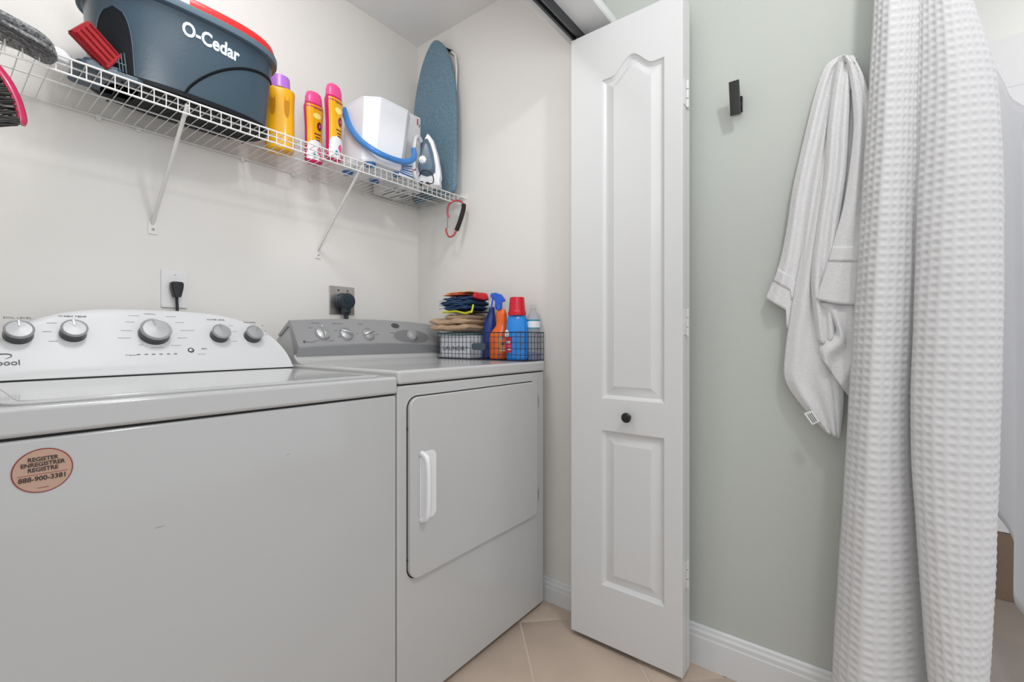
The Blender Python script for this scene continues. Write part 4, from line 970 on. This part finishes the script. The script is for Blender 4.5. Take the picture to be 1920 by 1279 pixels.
# ------------------------------------------------------------ waffle shower curtain
cu = thing('shower_curtain', (1.36, -.12, 2.0), 'white waffle-weave shower curtain gathered at the end of its rod beside the towel', 'curtain')
secs = [  # y pixel of the section, then (px, X) control points left to right
    (-260, [(1652, 1.388), (1656, 1.375), (1676, 1.36), (1697, 1.365), (1712, 1.375), (1722, 1.365), (1745, 1.355), (1770, 1.375), (1778, 1.41)]),
    (0,    [(1640, 1.388), (1645, 1.375), (1670, 1.350), (1700, 1.358), (1722, 1.366), (1738, 1.355), (1772, 1.340), (1806, 1.365), (1813, 1.42)]),
    (200,  [(1628, 1.388), (1633, 1.370), (1662, 1.338), (1692, 1.348), (1718, 1.366), (1738, 1.345), (1790, 1.322), (1858, 1.350), (1869, 1.41)]),
    (500,  [(1609, 1.388), (1614, 1.362), (1645, 1.326), (1680, 1.340), (1716, 1.372), (1724, 1.335), (1780, 1.305), (1866, 1.330), (1881, 1.40)]),
    (800,  [(1591, 1.388), (1596, 1.355), (1630, 1.315), (1668, 1.330), (1711, 1.378), (1713, 1.325), (1765, 1.295), (1858, 1.320), (1874, 1.40)]),
    (1060, [(1576, 1.388), (1581, 1.350), (1620, 1.308), (1668, 1.325), (1727, 1.385), (1729, 1.322), (1775, 1.290), (1850, 1.315), (1864, 1.40)]),
    (1279, [(1563, 1.388), (1568, 1.346), (1612, 1.302), (1668, 1.320), (1745, 1.390), (1748, 1.318), (1790, 1.288), (1838, 1.315), (1850, 1.40)]),
    (1520, [(1552, 1.388), (1557, 1.342), (1604, 1.298), (1668, 1.315), (1760, 1.392), (1764, 1.315), (1800, 1.288), (1826, 1.315), (1838, 1.40)])]
NU, CW, CH = 216, .0185, .0185
key = []
for py, P in secs:
    q = []
    for px, X in P:
        r = ray(px, 0); d = X / r[0]; q.append(Vector((X, r[1] * d, 0)))
    zk = EYE + (Y0 - py) / FPX * 1.06
    key.append((zk, catmull(q, NU + 1)))
zs = [k_[0] for k_ in key]; ztop_, zbot = 2.0, .06
A = np.array([[[p.x, p.y] for p in k_[1]] for k_ in key])         # K x (NU+1) x 2
mid = A[3]; seg = np.hypot(*np.diff(mid, axis=0).T); arcl = np.concatenate([[0], np.cumsum(seg)])
NV = int((ztop_ - zbot) / CH * 7)
zz = np.linspace(ztop_, zbot, NV + 1)
zk = np.array(zs)[::-1]; Ak = A[::-1]
# resample the fabric evenly along its length
NUU = int(arcl[-1] / CW * 7); sN = np.linspace(0, arcl[-1], NUU + 1)
G = np.zeros((NV + 1, NUU + 1, 2))
Au = np.zeros((len(zk), NUU + 1, 2))
for k in range(len(zk)):
    for c in range(2): Au[k, :, c] = np.interp(sN, arcl, Ak[k, :, c])
# smooth blend between sections (cubic through Catmull-Rom in z)
for j, z in enumerate(zz):
    z_ = min(max(z, zk[0]), zk[-1]); k = min(int(np.searchsorted(zk, z_, side='right')) - 1, len(zk) - 2); k = max(k, 0)
    tt = (z_ - zk[k]) / (zk[k + 1] - zk[k]); m0 = (Au[k + 1] - Au[max(k - 1, 0)]) / (zk[k + 1] - zk[max(k - 1, 0)]) * (zk[k + 1] - zk[k]); m1 = (Au[min(k + 2, len(zk) - 1)] - Au[k]) / (zk[min(k + 2, len(zk) - 1)] - zk[k]) * (zk[k + 1] - zk[k])
    G[j] = (2 * tt ** 3 - 3 * tt ** 2 + 1) * Au[k] + (tt ** 3 - 2 * tt ** 2 + tt) * m0 + (-2 * tt ** 3 + 3 * tt ** 2) * Au[k + 1] + (tt ** 3 - tt ** 2) * m1
du = np.gradient(G, axis=1); nrm = np.stack([du[..., 1], -du[..., 0]], -1); nrm /= np.maximum(1e-9, np.linalg.norm(nrm, axis=-1, keepdims=True))
S, Z = np.meshgrid(sN, zz)
rid = lambda w: (0.5 + 0.5 * np.cos(2 * PI * w)) ** 1.3
h_u = rid(S / CW); h_v = rid(Z / CH)
hh = .0026 * (h_u + h_v - h_u * h_v) + .0006 * np.sin(S * 61 + Z * 9) * np.sin(Z * 23)
if nrm[NV // 2, NUU // 2, 0] > 0: nrm = -nrm
Pp = G + nrm * hh[..., None]
V = np.concatenate([Pp, Z[..., None]], -1).reshape(-1, 3)
a = (np.arange(NV)[:, None] * (NUU + 1) + np.arange(NUU)[None]).ravel()
F = np.stack([a, a + 1, a + NUU + 2, a + NUU + 1], 1)
me = bpy.data.meshes.new('fabric'); me.from_pydata(V.tolist(), [], F.tolist()); me.update()
fab = link('fabric', me, M['waffle'], cu, ang=180); md = fab.modifiers.new('s', 'SOLIDIFY'); md.thickness = .0015; md.offset = 1
for k in range(6):
    u = int(NUU * (.06 + .88 * k / 5)); x, y = Pp[0, u]
    ring = [(1.385 + .022 * math.cos(t_), y, 2.013 + .026 * math.sin(t_)) for t_ in [2 * PI * q / 20 for q in range(20)]]
    t = MB(); t.tube(ring, .0016, 6, closed=True); t.build('ring', M['chrome'], cu)
rd = thing('curtain_rod', (1.385, -.9, 2.03), 'chrome shower rod above the frame carrying the waffle curtain', 'rod')
t = MB(); t.tube([(1.385, .005, 2.022), (1.385, -1.69, 2.022)], .0100, 16); t.build('tube', M['chrome'], rd)
t = MB(); t.tube([(1.385, -.0, 2.022), (XR, -.0, 2.022)], .008, 12); t.lathe([(.0001, 0), (.022, 0), (.020, .006), (.0001, .007)], 20, Matrix.Translation((XR, 0, 2.022)) @ Matrix.Rotation(-PI / 2, 4, 'Y')); t.build('wall_flange', M['chrome'], rd)

# liner: smooth sheet swept diagonally inside the shower
ln = thing('shower_liner', (1.9, -.33, 1.9), 'smooth white inner liner swept diagonally behind the right edge of the waffle curtain', 'liner')
verts = []; faces = []; nu, nv = 30, 50
# bunched at the rod on the left, flaring towards the room on the right
def lin(u, v):
    X = 2.26 - .78 * u; Y = -.33 - .03 * math.sin(PI * u * 2.2) * (.3 + .7 * v) - .02 * u
    zt = 2.005 - .78 * u; zb = .443 - .232 * u
    return Vector((X, Y - .03 * math.exp(-((u - .45 - .25 * v) / .06) ** 2), zt + (zb - zt) * v))
for j in range(nv + 1):
    for i in range(nu + 1): verts.append(tuple(lin(i / nu, j / nv)))
for j in range(nv):
    for i in range(nu): a_ = j * (nu + 1) + i; faces.append((a_, a_ + 1, a_ + nu + 2, a_ + nu + 1))
me = bpy.data.meshes.new('liner_sheet'); me.from_pydata(verts, [], faces); o = link('liner_sheet', me, M['liner'], ln, ang=180); md = o.modifiers.new('s', 'SOLIDIFY'); md.thickness = .001
